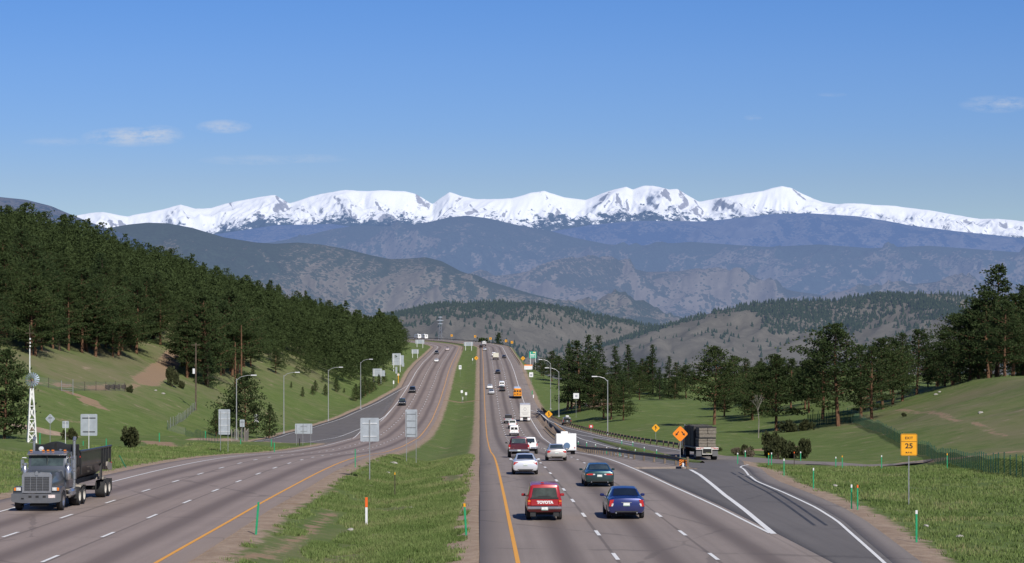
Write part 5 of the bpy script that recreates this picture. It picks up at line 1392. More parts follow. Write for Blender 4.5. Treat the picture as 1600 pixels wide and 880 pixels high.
for s in (-1,1):
    # fender over the front wheel
    V = MB()
    prof = [(-1.72,.62),(-1.72,.80),(-1.55,1.12),(-1.1,1.30),(-.6,1.28),(-.28,1.16),(-.16,.98),(-.16,.70),(-.3,.66),(-.52,.95),(-1.0,1.10),(-1.42,.98),(-1.6,.66)]
    V.prism(prof, min(s*.72,s*1.20), max(s*.72,s*1.20), 'x').build('fender', C_T, e)
    h = MB().prism([(s*.76,1.06),(s*1.17,1.06),(s*1.19,1.26),(s*1.02,1.36),(s*.78,1.34)], -.22, -.12, 'y').build('headlight_housing', C_T, e)
    hl = MB().prism([(s*.80,1.10),(s*1.02,1.10),(s*1.02,1.27),(s*.80,1.27)], -.125, -.10, 'y').build('headlight', M_CLEAR, h); MB().prism([(s*1.04,1.10),(s*1.14,1.10),(s*1.14,1.25),(s*1.04,1.27)], -.125, -.10, 'y').build('indicator', M_ORANGE, h)
    wheel(e, s*1.05, -1.02, .52, .30, M_CHROME)
    # exhaust stack, air cleaner, mirrors, step and tank
    st = MB().tube([(s*1.06,-4.45,1.0),(s*1.06,-4.45,3.62),(s*1.06,-4.62,3.82)], [.085,.085,.085], 14).build('exhaust_stack', M_CHROME, e, True)
    MB().cyl((s*1.06,-4.45,1.5),(s*1.06,-4.45,2.8),.12,n=14).build('heat_shield', M_CHROME, st, True)
    ac = MB().lathe([(1.52,.0),(1.55,.12),(1.6,.155),(2.15,.155),(2.22,.12),(2.34,.10),(2.38,.14),(2.46,.14),(2.48,0)],(0,0,0),'z',18).build('air_cleaner', M_CHROME, e, True); ac.location = (s*1.12,-2.55,0)
    MB().tube([(s*1.0,-3.0,2.72),(s*1.34,-2.95,2.76),(s*1.34,-2.95,2.02),(s*1.0,-3.0,2.02)], .022, 6).build('mirror_bracket', M_CHROME, e)
    mi = MB().box((s*1.34,-2.97,2.40),(.20,.08,.50),bev=.03).build('mirror', M_CHROME, e, True); MB().box((s*1.34,-2.97,2.06),(.18,.08,.15),bev=.03).build('wide_mirror', M_CHROME, mi, True)
    MB().box((s*1.02,-3.9,.78),(.36,1.5,.52),bev=.16).build('fuel_tank', M_CHROME, e, True)
    MB().box((s*1.1,-2.75,.72),(.24,.5,.06)).box((s*1.1,-2.75,1.02),(.22,.45,.06)).build('step', M_MUD, e)
M_BUMP = simple('dull_bumper', (.20,.205,.215), .35, .6)
bp = MB().prism([(-1.25,.58),(-1.18,.50),(-.7,.44),(.7,.44),(1.18,.50),(1.25,.58),(1.25,.94),(-1.25,.94)], -.14, .02, 'y').build('bumper', M_BUMP, e)
for x in (-.42,-.06,.30): MB().box((x,.022,.78),(.16,.012,.12),bev=.004).build('bumper_slot', M_BLACK, bp)
MB().box((-.80,.03,.80),(.34,.012,.17)).build('licence_plate', simple('plate_white_red',(.72,.62,.60),.5,vary=.25,scale=12), bp)
MB().box((.68,.024,.68),(.14,.012,.08)).build('tow_slot', M_UNDER, bp)
MB().box((-.1,-.3,.34),(.9,.3,.14)).cyl((-.95,-1.02,.5),(.95,-1.02,.5),.08).build('front_axle', M_UNDER, e)
# cab
cab = Loft([(-4.35,1.05,2.10,1.04,.97,2.98),(-4.2,1.0,2.10,1.09,1.0,3.08),(-3.2,1.0,2.10,1.09,1.0,3.10),(-2.95,1.02,2.10,1.08,.99,3.02),(-2.62,1.05,2.08,1.03,.97,2.22)])
cab.body(10).build('cab', C_T, e, True, 34)
ws = MB(); cab.top_patch(ws, -2.93, -2.655, .98, n=4).build('windscreen', M_GLASS2, e, True)
MB().prism([(-.01,2.25),(.01,2.25),(.01,2.9),(-.01,2.9)], -2.70,-2.66,'y').build('centre_post', M_BLACK, e)
vz = MB().prism([(-2.98,3.00),(-2.62,2.90),(-2.60,2.96),(-2.96,3.12)], -1.02, 1.02, 'x').build('sun_visor', M_CHROME, e)
for x in (-.88,-.25,0,.25,.88): MB().box((x,-2.92,3.15),(.14,.12,.07),bev=.02).build('marker_light', M_ORANGE, e, True)
for s in (-1,1): mb = MB(); cab.side_patch(mb,-3.75,-2.98,5.1,5.85,s,slant1=-.12).build('side_window', M_GLASS2, e, True)
MB().box((-.6,-3.4,3.17),(.08,.5,.06)).box((-.6,-3.1,3.17),(.14,.1,.12),bev=.04).build('air_horn', M_CHROME, e, True)
o = MB().lathe([(-.1,0),(-.09,.13),(.05,.13),(.08,0)],(0,0,0),'y',12).build('work_lamp', M_CLEAR, e, True); o.location = (.62,-4.2,3.2)
# driver behind the windscreen
pm = bpy.data.meshes.new('person'); 
pv = [(.5,-3.55,1.75),(.5,-3.5,2.1),(.5,-3.48,2.32),(.5,-3.45,2.44),(.5,-3.43,2.58),(.5,-3.43,2.70),(.28,-3.48,2.28),(.24,-3.3,2.02),(.36,-3.05,2.05),(.72,-3.48,2.28),(.76,-3.3,2.02),(.64,-3.05,2.05)]
pm.from_pydata(pv, [(0,1),(1,2),(2,3),(3,4),(4,5),(2,6),(6,7),(7,8),(2,9),(9,10),(10,11)], [])
po = bpy.data.objects.new('person', pm); COL.objects.link(po)
md = po.modifiers.new('skin','SKIN'); rr = [.2,.2,.12,.06,.10,.08,.08,.06,.045,.08,.06,.045]
for i, v in enumerate(pm.skin_vertices[0].data): v.radius = (rr[i], rr[i]*.85)
pm.skin_vertices[0].data[0].use_root = True
po.modifiers.new('sub','SUBSURF').render_levels = 1
pm.materials.append(simple('driver_shirt',(.35,.27,.22),.8))
po.matrix_world = e.matrix_basis.copy(); tag(po, 'driver seated behind the windscreen of the grey-blue lorry', 'person')
# chassis, drive wheels
MB().box((0,-4.9,.95),(.8,6.4,.25)).build('chassis', M_UNDER, e)
for y in (-4.85,-6.1):
    for s in (-1,1): wheel(e, s*.98, y-.35, .52, .52, M_STEEL)
for s in (-1,1):
    MB().prism([(-6.95,.95),(-6.85,1.10),(-6.2,1.16),(-5.5,1.10),(-5.4,.98),(-6.2,1.10),(-6.85,1.04)], min(s*.7,s*1.24), max(s*.7,s*1.24), 'x').build('mud_guard', M_MUD, e)
    MB().box((s*1.0,-4.45,.72),(.5,.05,.6)).build('mud_flap', M_BLACK, e)
# the dump tub
tub = MB()
secs = [(-4.95,1.45,3.10,.92,1.22),(-5.6,1.35,3.08,.75,1.22),(-13.7,1.30,2.95,.75,1.22),(-14.6,1.65,2.95,1.0,1.22)]
V = []; n = 14
for y, zb, zt, wb, wt in secs:
    half = [(0,zb),(wb*.6,zb+.02),(wb,zb+.25),(wt*.99,zb+.8),(wt,zt),(wt-.10,zt),(wt-.14,zb+.9),(0,zb+.35)]
    V += [(x,y,z) for x,z in half]+[(-x,y,z) for x,z in half[-2:0:-1]]
F = [(i*n+k, i*n+(k+1)%n, (i+1)*n+(k+1)%n, (i+1)*n+k) for i in range(3) for k in range(n)] + [tuple(range(n)), tuple(3*n+k for k in range(n))]
tb = MB().add(V, F).build('dump_tub', M_TUB, e)
bulk = [(-1.22,2.2),(1.22,2.2),(1.22,3.42),(.58,3.42)]+[(x,3.42+.16*math.cos(x*PI/1.16)) for x in np.linspace(.55,-.55,9)]+[(-.58,3.42),(-1.22,3.42)]
fw = MB().prism(bulk, -5.02, -4.92, 'y').build('front_board', M_TUB, e)
MB().box((0,-4.9,2.9),(2.3,.06,.05)).box((0,-4.9,3.05),(.12,.08,.9)).build('board_rib', M_UNDER, fw)
for s in (-1,1):
    MB().box((s*1.23,-9.85,3.0),(.10,9.6,.13),bev=.03).build('top_rail', M_TUB, e)
    for y in (-5.4,-11.9,-12.7,-13.5,-14.4): MB().prism([(y-.06,1.7),(y+.06,1.7),(y+.06,2.95),(y-.06,2.95)], min(s*1.19,s*1.27), max(s*1.19,s*1.27),'x').build('side_rib', M_TUB, e)
    mb = MB().prism([(-11.6,1.15),(-11.9,2.3),(-12.2,2.3),(-11.95,1.1)], min(s*1.1,s*1.2), max(s*1.1,s*1.2),'x').build('hoist_strut', M_BLACK, e)
    MB().prism([(-14.6,1.55),(-13.3,1.62),(-12.9,1.85),(-13.3,2.1),(-14.6,1.95)], min(s*1.0,s*1.30), max(s*1.0,s*1.30),'x').build('tub_chute', M_MUD if s < 0 else M_TUB, e)
    for z, y in ((2.72,-5.0),(2.0,-14.5)): MB().box((s*1.28,y,z),(.05,.14,.08)).build('marker_light', M_RED, e)
    for y in (-12.9,-14.15): wheel(e, s*.98, y, .52, .52, M_STEEL)
    MB().prism([(-12.4,1.08),(-12.5,1.22),(-13.2,1.22),(-13.3,1.08)], min(s*.7,s*1.2), max(s*.7,s*1.2),'x').build('mud_guard', M_MUD, e)
    MB().box((s*.95,-14.9,.65),(.6,.03,.75)).build('mud_flap', M_BLACK, e)
    MB().box((s*.45,-9.75,1.18),(.16,9.7,.28)).build('frame_rail', M_BLACK, e)
for y in (-12.9,-14.15): MB().cyl((-.95,y,.52),(.95,y,.52),.1).build('axle', M_UNDER, e)

# ------------------------------------------------------------------ flatbed lorry on the exit ramp
e = root('flatbed_truck', 1105, 238, zQf, 'flatbed lorry with a red cab loaded with grey weathered timber stacks', 'truck', half=0, yaw=.018)
MB().box((0,6.3,1.36),(2.5,12.6,.16),bev=.02).build('deck', M_MUD, e)
rb = rbox(e,'rear_beam',simple('pale_beam',(.52,.50,.46),.6,.1),(0,-.05,1.28),(2.55,.12,.30),.02)
for x in (-.98,.98):
    for k in (-.2,0,.2): MB().box((x+k*.9,-.12,1.28),(.10,.02,.10)).build('tail_light', M_RED if abs(x)>0 else M_CLEAR, rb)
for x in (-.7,-.5,.52,.72): MB().box((x,-.118,1.36),(.16,.012,.05)).build('reflector', simple('red_white_tape',(.6,.12,.1),.5), rb)
fr = MB().box((-.52,-.06,.92),(.07,.10,.5)).box((.52,-.06,.92),(.07,.10,.5)).box((0,-.06,.66),(1.12,.10,.09)).build('underride_guard', simple('pale_beam',(.52,.50,.46),.6,.1), e)
MB().box((0,-.02,1.0),(.9,.05,.30)).build('licence_panel', M_BLACK, e); MB().box((0,-.12,1.32),(.8,.02,.14)).build('licence_plate', M_PLATE, e)
for s in (-1,1):
    MB().box((s*.92,.1,.78),(.62,.03,.72)).build('mud_flap', simple('grey_flap',(.12,.12,.125),.7), e)
    for y in (.9,2.15): wheel(e,s*.95,y,.5,.5,M_STEEL)
    for y in (11.2,12.4): wheel(e,s*.95,y,.5,.5,M_STEEL)
    wheel(e,s*1.05,16.3,.5,.3,M_STEEL)
MB().box((0,6,1.05),(.9,12.5,.4)).cyl((-.9,.9,.5),(.9,.9,.5),.12).build('chassis', M_UNDER, e); MB().box((0,14.4,.85),(.85,5.6,.3)).build('tractor_frame', M_UNDER, e)
RC_ = paint('cab_red',(.26,.018,.02),.3,.1)
cb_ = Loft([(12.9,1.0,2.2,1.16,1.1,3.4),(13.1,.95,2.2,1.22,1.15,3.6),(15.0,.95,2.2,1.22,1.1,3.5),(15.4,1.0,2.1,1.2,1.0,2.3),(17.2,.9,1.7,1.05,.85,1.9)])
cb_.body(12).build('cab', RC_, e, True, 32)
for s in (-1,1):
    mb = MB(); cb_.side_patch(mb,14.2,14.95,5.1,5.8,s).build('side_window',M_GLASS,e); MB().tube([(s*1.05,12.7,1.0),(s*1.05,12.7,3.9)],.09,10).build('exhaust_stack',M_CHROME,e,True)
    MB().box((s*1.45,15.2,2.5),(.2,.1,.55)).box((s*1.3,15.2,2.6),(.2,.04,.04)).build('mirror',M_CHROME,e)
MB().box((-1.27,13.35,1.9),(.03,.28,1.2)).build('white_panel', M_WHITEP, e)
# its load: stacks of weathered boards
t = NT('weathered_boards'); p = t.obj(); sp_ = t.node('ShaderNodeSeparateXYZ'); t.put(sp_.inputs[0], p)
row = t.math('FRACT', t.math('MULTIPLY', sp_.outputs['Z'], 9.0)); seam = t.ramp(row, .14, .02)
gr_ = t.noise(t.scaled(p,(2.2,.6,9.0)), 1.6, 5, .7); bn = t.noise(t.scaled(p,(.9,.05,8.9)), 1.0, 0)
c = t.mix(t.ramp(gr_,.3,.7),(.115,.10,.083),(.27,.245,.205)); c = t.mix(t.math('MULTIPLY',t.ramp(bn,.4,.65),.5),c,(.21,.18,.145)); c = t.mix(t.math('MULTIPLY',seam,.75),c,(.03,.026,.022))
M_BOARD = t.end(t.bsdf(c,.85,spec=.2,normal=t.bump(t.math('SUBTRACT',gr_,t.math('MULTIPLY',seam,.8)),.6,.03)))
fl = e
q = [(0,0,1.02,1.92,'lower'),(.05,.02,1.18,1.95,'upper')]
zz = 1.47
for k, (dx, dy, hh_, ww_, nm) in enumerate(q):
    ld = empty('timber_stack', (0,0,0), 0, 0, 'grey weathered board stack, %s of the two at the rear of the flatbed' % nm, 'timber'); ld.matrix_world = e.matrix_basis @ Matrix.Translation((.06+dx,.25+dy,zz))
    mb = MB()
    for r2 in range(3):
        for cc in range(2): mb.box((-ww_/4+cc*ww_/2+RD.uniform(-.03,.03), 1.6+RD.uniform(-.06,.0), hh_/6+r2*hh_/3), (ww_/2-.02, 3.1, hh_/3-.03), bev=.02)
    mb.build('boards', M_BOARD, ld)
    MB().box((0,1.0,hh_+.004),(ww_+.03,.07,.012)).box((0,2.4,hh_+.004),(ww_+.03,.07,.012)).box((0,-.02,hh_-.02),(ww_+.02,.05,.1)).build('strap', M_BLACK, ld)
    zz += hh_+.03
for k, (y0, h_) in enumerate([(3.7,2.35),(7.0,2.4),(10.0,2.3)]):
    ld = empty('timber_stack',(0,0,0),0,0,'dark covered load stack on the flatbed, %s behind the grey boards' % ['first','second','third'][k],'timber'); ld.matrix_world = e.matrix_basis @ Matrix.Translation((0,y0,1.47))
    MB().box((0,1.4,h_/2),(2.2,2.9,h_),bev=.06).build('boards', simple('dark_tarp',(.030,.029,.028),.7,vary=.5,scale=2), ld)
    mb = MB()
    for yy in (.3,1.4,2.5): mb.box((0,yy,h_+.006),(2.22,.06,.012)).box((-1.106,yy,h_/2),(.012,.06,h_)).box((1.106,yy,h_/2),(.012,.06,h_))
    mb.build('strap', simple('pale_strap',(.12,.11,.10),.8), ld)

# ------------------------------------------------------------------ signs
M_ALU = simple('sign_back_aluminium', (.40,.44,.48), .5, .25, vary=.14, scale=1.5)
M_ALUD = simple('sign_stiffener', (.30,.32,.34), .5, .4, vary=.2, scale=3)
M_ALUL = simple('bright_stiffener', (.62,.64,.66), .5, .2, vary=.2, scale=3)
M_POST = simple('galvanised_post', (.33,.34,.35), .55, .45, vary=.2, scale=3)
M_POSTW = simple('white_post', (.66,.67,.66), .6, vary=.2, scale=3)
M_SYEL = simple('sign_yellow', (.80,.36,.008), .5, vary=.12, scale=1.2)
M_SORG = simple('sign_orange', (.85,.24,.010), .5, vary=.12, scale=1.2)
M_SWHT = simple('sign_white', (.74,.75,.76), .5, vary=.12, scale=1.2)
M_SGRN = simple('sign_green', (.008,.33,.22), .5, vary=.12, scale=1.2)
M_SBLK = simple('sign_black', (.015,.014,.013), .6)
def sign(name, label, cat, px, Y, w, h, pz, posts=(0,), mat=None, stiff=(), rivets=None, diamond=False, ground=None, postm=None, yaw=0, dirn=1, pw=.055, group=None, stm=None, vert=(), rnd=.06):
    """sign plate with its posts; pz = picture height of the plate's middle; the plate's front looks at the camera side (-y)"""
    x, y = X(px, Y), Y; z0 = g1(x, y); zc = (440-pz)/FPX*Y - z0
    e = empty(name, (x, y, z0), yaw, 0, label, cat, group)
    if diamond:
        d = w/2; poly = []
        for k in range(4):
            a = k*PI/2; b = a+PI/2; r_ = .10
            for f in (r_, .5, 1-r_):
                poly.append((d*(math.cos(a)*(1-f)+math.cos(b)*f), zc+d*(math.sin(a)*(1-f)+math.sin(b)*f)))
        top = zc+d*.8; 
    else:
        a, b, r_ = w/2, h/2, min(rnd, h*.2); poly = [(-a+r_,zc-b),(a-r_,zc-b),(a,zc-b+r_),(a,zc+b-r_),(a-r_,zc+b),(-a+r_,zc+b),(-a,zc+b-r_),(-a,zc-b+r_)]; top = zc+b*.85
    pl = MB().prism(poly, -.012, .012, 'y').build('sign_plate', mat or M_ALU, e)
    f = -1 if dirn > 0 else 1          # where posts go relative to plate: behind for fronts, in front of the camera for backs
    yo = .045 if (mat is not None) else -.045
    for q in posts:
        MB().box((q, yo, (top-.5)/2), (pw, pw, top+.5), bev=.008).build('post', postm or M_POST, e)
    for zz_, ww_ in stiff:
        MB().box((0, -.03, zc+zz_), (ww_, .035, .075), bev=.006).build('stiffener', stm or M_ALUD, e)
    for xx_ in vert: MB().box((xx_, -.028, zc), (.05,.03,h*.98)).build('stiffener', M_ALUD, e)
    return e, pl, zc
SGN = sign
SGN('road_sign','large square grey sign back on one post behind the dump trailer','sign',139,190,1.50,1.95,664,(0,),stiff=((.62,1.2),(-.62,1.1)),stm=M_BLACK,postm=M_POSTW)
SGN('road_sign','diamond sign back beside the windmill','sign',78.5,240,1.18,1.18,654.5,(0,),diamond=True,stiff=((.1,.42),),stm=M_BLACK,mat=None)
SGN('road_sign','small square sign back right of the diamond sign back','sign',102.5,215,.68,.72,663.5,(0,),stiff=((.18,.55),),postm=M_POSTW)
SGN('road_sign','tall grey sign back on two posts near the first street lamp','sign',350.5,242,1.32,2.9,659.5,(-.43,.43),stiff=tuple((z,1.25) for z in (-1.1,-.38,.34,1.02)),stm=M_ALUL)
SGN('road_sign','narrow dark grey sign back right of the first street lamp','sign',378.5,330,.74,1.15,661.5,(0,),mat=None,stiff=((.2,.5),),stm=M_BLACK)
e, pl, zc = SGN('road_sign','small white sign with faint lettering right of the first street lamp','sign',400.5,398,.85,1.5,654,(0,),mat=M_SWHT)
for k, w_ in ((.4,.5),(.1,.3),(-.2,.5)): MB().box((0,-.016,zc+k),(w_,.008,.1)).build('faded_lettering', simple('grey_print',(.35,.36,.4),.6), pl)
SGN('road_sign','wide double sign back on three posts in the gore of the side road','sign',474.5,325,2.65,1.55,670,(-1.1,-.12,1.1),stiff=((.4,1.0),(-.4,1.0)),vert=(.0,))
SGN('road_sign','large square sign back on a single post in the grassy median','sign',577.7,150,1.33,1.68,671.5,(0,),stiff=((.44,1.05),(-.48,1.0)),stm=M_ALUL,pw=.07)
SGN('road_sign','tall sign back with horizontal ribs on two posts in the median','sign',642.7,205,1.14,2.68,661.5,(-.47,.47),stiff=tuple((z,.98) for z in (-1.05,-.4,.25,.9)))
def panel2(e, zc, x, dz, w, h, name='side_panel', mat=None): return MB().box((x,.0,zc+dz),(w,.024,h)).build(name, mat or M_ALU, e)
e,_,zc = SGN('road_sign','two-part sign back at the forest edge above the side ramp','sign',589.5,690,3.0,2.5,582,(-1.1,1.2),stiff=((.6,2.8),(-.2,2.8)),postm=M_POSTW,pw=.18); panel2(e,zc,2.05,-.3,.95,1.9)
e,_,zc = SGN('road_sign','biggest stepped sign back on the grass beyond the side ramp','sign',619.5,765,3.1,4.3,561.5,(-1.0,1.35),stiff=((1.2,2.9),(.3,2.9),(-.7,2.9)),postm=M_POSTW,pw=.22); panel2(e,zc,2.1,-.25,1.1,3.4)
SGN('road_sign','small square sign back below right of the biggest stepped sign','sign',629.5,770,.95,1.35,570,(0,),postm=M_POST)
SGN('road_sign','narrow tall sign back below the biggest stepped sign','sign',619.3,720,.65,2.3,578.5,(0,))
SGN('road_sign','small pale marker on a yellow post below the narrow sign back','sign',622.4,700,.65,.65,585.5,(0,),postm=M_SYEL,mat=M_SWHT,pw=.2)
SGN('road_sign','tiny white marker at the verge beside the dark ramp asphalt','sign',615,668,.4,1.1,597.5,(0,),mat=M_SWHT)
SGN('road_sign','wide pale sign back on two posts at the far left verge','sign',648.6,930,3.1,1.85,549.3,(-1.1,1.1),stiff=((.3,2.8),(-.3,2.8)),postm=M_POSTW,pw=.2)
SGN('road_sign','wide pale sign back below the recreational vehicles','sign',656,1130,4.8,2.1,534,(-1.5,1.6),stiff=((.4,4.4),(-.2,4.4)),postm=M_POSTW,pw=.24)
SGN('road_sign','wide pale sign back at the head of the median','sign',732,1092,4.7,1.95,537.5,(-1.5,1.6),stiff=((.4,4.4),(-.2,4.4)),postm=M_POSTW,pw=.24)
e,pl,zc = SGN('warning_sign','yellow diamond sign at the far end of the median','sign',744.2,840,1.74,1.74,559.7,(0,),mat=M_SYEL,diamond=True)
MB().box((0,-.02,zc-.05),(.14,.01,.7)).box((.12,-.02,zc+.25),(.35,.01,.14)).build('black_arrow', M_SBLK, pl)
SGN('delineator_post','white marker plate left of the yellow diamond in the median','marker',738.4,850,.3,.95,561.5,(0,),mat=M_SWHT)
e,pl,zc = SGN('road_sign','small white sign in the median far up the slope','sign',719,745,.95,1.4,574,(0,),mat=M_SWHT); MB().box((0,-.016,zc+.1),(.6,.008,.45)).build('faded_print', simple('grey_print',(.35,.36,.4),.6), pl)
SGN('road_sign','small white sign at the median crossover on a tall post','sign',721.6,612,.62,.8,612,(0,),mat=M_SWHT)
SGN('road_sign','small white sign right of the tall post at the median crossover','sign',728.2,618,.62,.85,615.3,(0,),mat=M_SWHT)
SGN('delineator_post','white stub marker at the median crossover','marker',723.2,606,.16,.9,622.5,(0,),mat=M_SWHT)
for k, (px, py, Y) in enumerate([(705.8,524.3,1435),(742.4,525.8,1395),(766.4,529.2,1340),(790.7,532.8,1265),(800,535,1235)]):
    e,pl,zc = SGN('curve_sign','orange chevron sign behind the far guardrail, %s from the left of five' % ['first','second','third','fourth','last'][k],'sign',px,Y,1.35,1.5,py,(0,),mat=M_SYEL,pw=.12)
    MB().prism([(-.1,zc-.5),(.25,zc),(-.1,zc+.5),(.2,zc+.5),(.55,zc),(.2,zc-.5)][::-1] if False else [(.25,zc-.55),(-.3,zc),(.25,zc+.55),(.5,zc+.55),(.0,zc),(.5,zc-.55)], -.03,-.014,'y').build('black_arrow', M_SBLK, pl)
e,pl,zc = SGN('warning_sign','yellow diamond sign beside the far guardrail left of the green sign','sign',817.2,900,1.92,1.92,560,(0,),mat=M_SYEL,diamond=True)
MB().box((0,-.02,zc-.05),(.14,.01,.7)).box((.12,-.02,zc+.25),(.35,.01,.14)).build('black_arrow', M_SBLK, pl)
e,pl,zc = SGN('exit_sign','green guide sign on two posts beside the outbound road','sign',832.5,845,2.85,2.7,554.6,(-.95,1.05),mat=M_SGRN,postm=M_POSTW,pw=.2)
for k, (w_, h_) in {.1:(1.7,.3),-.45:(1.3,.3),-.95:(1.5,.08)}.items(): MB().box((0,-.016,zc+k),(w_,.008,h_)).build('white_lettering', M_SWHT, pl)
MB().box((.6,-.016,zc+.95),(1.1,.008,.5)).build('pale_emblem', simple('pale_yellow_print',(.7,.62,.25),.6), pl)
e,pl,zc = SGN('road_sign','white sign with an orange top strip on the right verge','sign',825.5,760,2.95,1.72,573.8,(-1,1),mat=M_SWHT); MB().box((0,-.018,zc+.7),(2.9,.012,.4)).build('orange_strip', M_SORG, pl)
e,pl,zc = SGN('road_sign','white speed sign below the orange-topped sign','sign',830,690,1.28,1.55,585.6,(0,),mat=M_SWHT); MB().box((0,-.018,zc-.1),(.7,.01,.6)).build('faded_print', simple('grey_print',(.35,.36,.4),.6), pl)
e,pl,zc = SGN('warning_sign','yellow diamond lane-merge sign between the outbound road and the ramp','sign',857.4,450,1.66,1.66,647.3,(0,),mat=M_SYEL,diamond=True)
MB().box((0,-.02,zc-.02),(.13,.012,.72)).prism([(-.2,zc+.2),(0,zc+.48),(.2,zc+.2)],-.026,-.014,'y').box((.16,-.02,zc-.18),(.12,.012,.36),ry=.6).build('black_arrow', M_SBLK, pl)
e,pl,zc = SGN('warning_sign','yellow diamond sign on the grass above the ramp guardrail','sign',1024.6,318,1.27,1.27,669,(0,),mat=M_SYEL,diamond=True)
MB().box((-.05,-.02,zc),(.09,.012,.6)).box((.1,-.02,zc+.06),(.08,.012,.34),ry=-.4).prism([(-.17,zc+.16),(-.05,zc+.38),(.07,zc+.16)],-.026,-.014,'y').build('black_arrow', M_SBLK, pl)
e,pl,zc = SGN('warning_sign','large orange diamond sign with two diverging black arrows','sign',1062.8,200,1.54,1.54,678,(0,),mat=M_SORG,diamond=True,pw=.07)
for s in (-1,1):
    MB().prism([(s*.10,zc+.20),(s*.17,zc+.25),(s*.35,zc+.02),(s*.42,zc+.08),(s*.44,zc-.17),(s*.20,zc-.08),(s*.27,zc-.03)] , -.028,-.014,'y').build('black_arrow', M_SBLK, pl)
e,pl,zc = SGN('object_marker','orange and black chevron panel at the end of the guardrail','marker',1067,166.5,.56,.5,723.4,(0,),mat=M_SORG,pw=.05,rnd=.03)
mb = MB()
for dz in (-.23,-.05,.13): mb.prism([(-.26,zc+dz-.08),(0,zc+dz+.10),(.26,zc+dz-.08),(.26,zc+dz+.01),(0,zc+dz+.19 if dz < .1 else zc+dz+.11),(-.26,zc+dz+.01)], -.024,-.014,'y')
mb.build('black_chevron', M_SBLK, pl); MB().box((.06,-.1,.16),(.26,.2,.32),bev=.03).build('white_base', M_SWHT, e)
e,pl,zc = SGN('road_sign','small red and white sign beyond the ramp guardrail','sign',923.5,372,.72,.55,666.3,(0,),mat=simple('sign_red',(.55,.05,.05),.5)); MB().box((0,-.018,zc),(.3,.01,.3)).build('white_patch', M_SWHT, pl)
e,pl,zc = SGN('road_sign','white square sign in front of the pine clump on the right','sign',900.2,480,1.26,1.26,618.8,(0,),mat=M_SWHT); MB().box((.05,-.018,zc),(.5,.01,.5)).build('faded_print', simple('grey_print',(.35,.36,.4),.6), pl)
# the exit speed sign
e,pl,zc = SGN('exit_speed_sign','yellow sign reading EXIT 25 M.P.H. on a grey post at the right verge','sign',1420.2,115,.90,1.19,695,(0,),mat=M_SYEL,pw=.055,rnd=.05)
text(pl,'EXIT',.19,M_SBLK,(0,-.017,zc+.36),bold=.004,spacing=1.15); text(pl,'25',.38,M_SBLK,(0,-.017,zc-.075),bold=.008,sx=1.15); text(pl,'M.P.H.',.125,M_SBLK,(0,-.017,zc-.43),bold=.003,spacing=1.1)
MB().box((0,-.014,zc+.175),(.86,.006,.018)).box((0,-.014,zc+.565),(.84,.006,.014)).box((0,-.014,zc-.565),(.84,.006,.014)).box((-.425,-.014,zc),(.014,.006,1.12)).box((.425,-.014,zc),(.014,.006,1.12)).build('black_border', M_SBLK, pl)

# ------------------------------------------------------------------ marker posts
M_GPOST = simple('green_flexible_post', (.010,.30,.13), .55, vary=.25, scale=5)
M_GPOSTD = simple('dark_green_post', (.008,.13,.06), .6, vary=.25, scale=5)
M_BPOST = simple('brown_post', (.055,.04,.03), .8, vary=.3, scale=5)
TIPS = {'w':M_SWHT,'y':M_SYEL,'o':simple('sign_red_orange',(.78,.13,.02),.5,vary=.1),'n':None}
def dpost(px, py, top, body, tip, label, Y=None, lean=0, group=None, w=.075):
    x, y, z = hit(px, py) if Y is None else (X(px,Y), Y, g1(X(px,Y),Y))
    h = (py-top)*y/FPX; h = min(max(h,.7),1.7)
    e = empty('delineator_post', (x, y, z), 0, 0, label, 'marker post', group); e.rotation_euler = (0, lean, 0)
    w_ = w*max(1, y/170); ht = .16 if tip != 'n' else 0
    if body is M_SWHT: ht = h*.36
    MB().box((0,0,(h-ht-.3)/2),(w_,w_*.35,h-ht+.3),bev=.008).build('post_shaft', body, e)
    if tip != 'n': MB().box((0,0,h-ht/2),(w_*1.12,w_*.45,ht),bev=.008).build('reflector', TIPS[tip], e)
    return e
dpost(400,835,785,M_GPOST,'n','plain green post leaning on the gravel edge of the inbound road',lean=.08,w=.09)
dpost(572.5,821,778,M_SWHT,'o','white post with an orange-red top in the middle of the median',w=.12)
dpost(617,775,738.5,M_BPOST,'y','thin dark post with a small amber top in the median',w=.06)
dpost(555,730,702,M_GPOST,'n','green post at the gravel edge left of the median sign back')
dpost(728.5,836,787,M_GPOST,'y','green post with a yellow tip at the right edge of the median',lean=-.06,w=.085)
dpost(1432,847,798,M_GPOST,'w','nearest green post with a white tip on the right verge',w=.085)
dpost(1340,796,758,M_GPOST,'o','green post with an orange tip beside a white-tipped one on the right verge')
dpost(1330.5,795,758,M_GPOST,'w','white-tipped green post left of the orange-tipped one')
dpost(1271,763,731.6,M_GPOST,'w','white-tipped green post where the ramp shoulder turns')
dpost(1225,743,717,M_GPOST,'w','white-tipped green post in the dirt at the ramp mouth')
dpost(1152.7,724,707,M_GPOST,'w','white-tipped green post right of the flatbed lorry',Y=215)
dpost(1164.5,716,702,M_GPOST,'w','white-tipped green post behind the side road near the dry brush',Y=244)
dpost(1201,732,711,M_GPOST,'y','green post with a yellow tip, left of a close pair by the side road',Y=196)
dpost(1205.5,733,711,M_GPOST,'w','white-tipped green post, right of a close pair by the side road',Y=195)
dpost(1241,730,709,M_BPOST,'o','rusty brown post with an orange tip in front of the junipers',Y=226,w=.06)
dpost(1251,725,708.7,M_GPOST,'w','white-tipped green post in front of the right end juniper',Y=236)
dpost(1306,730,710,M_GPOST,'w','white-tipped green post on the grass, left of a pair under the fence',Y=204)
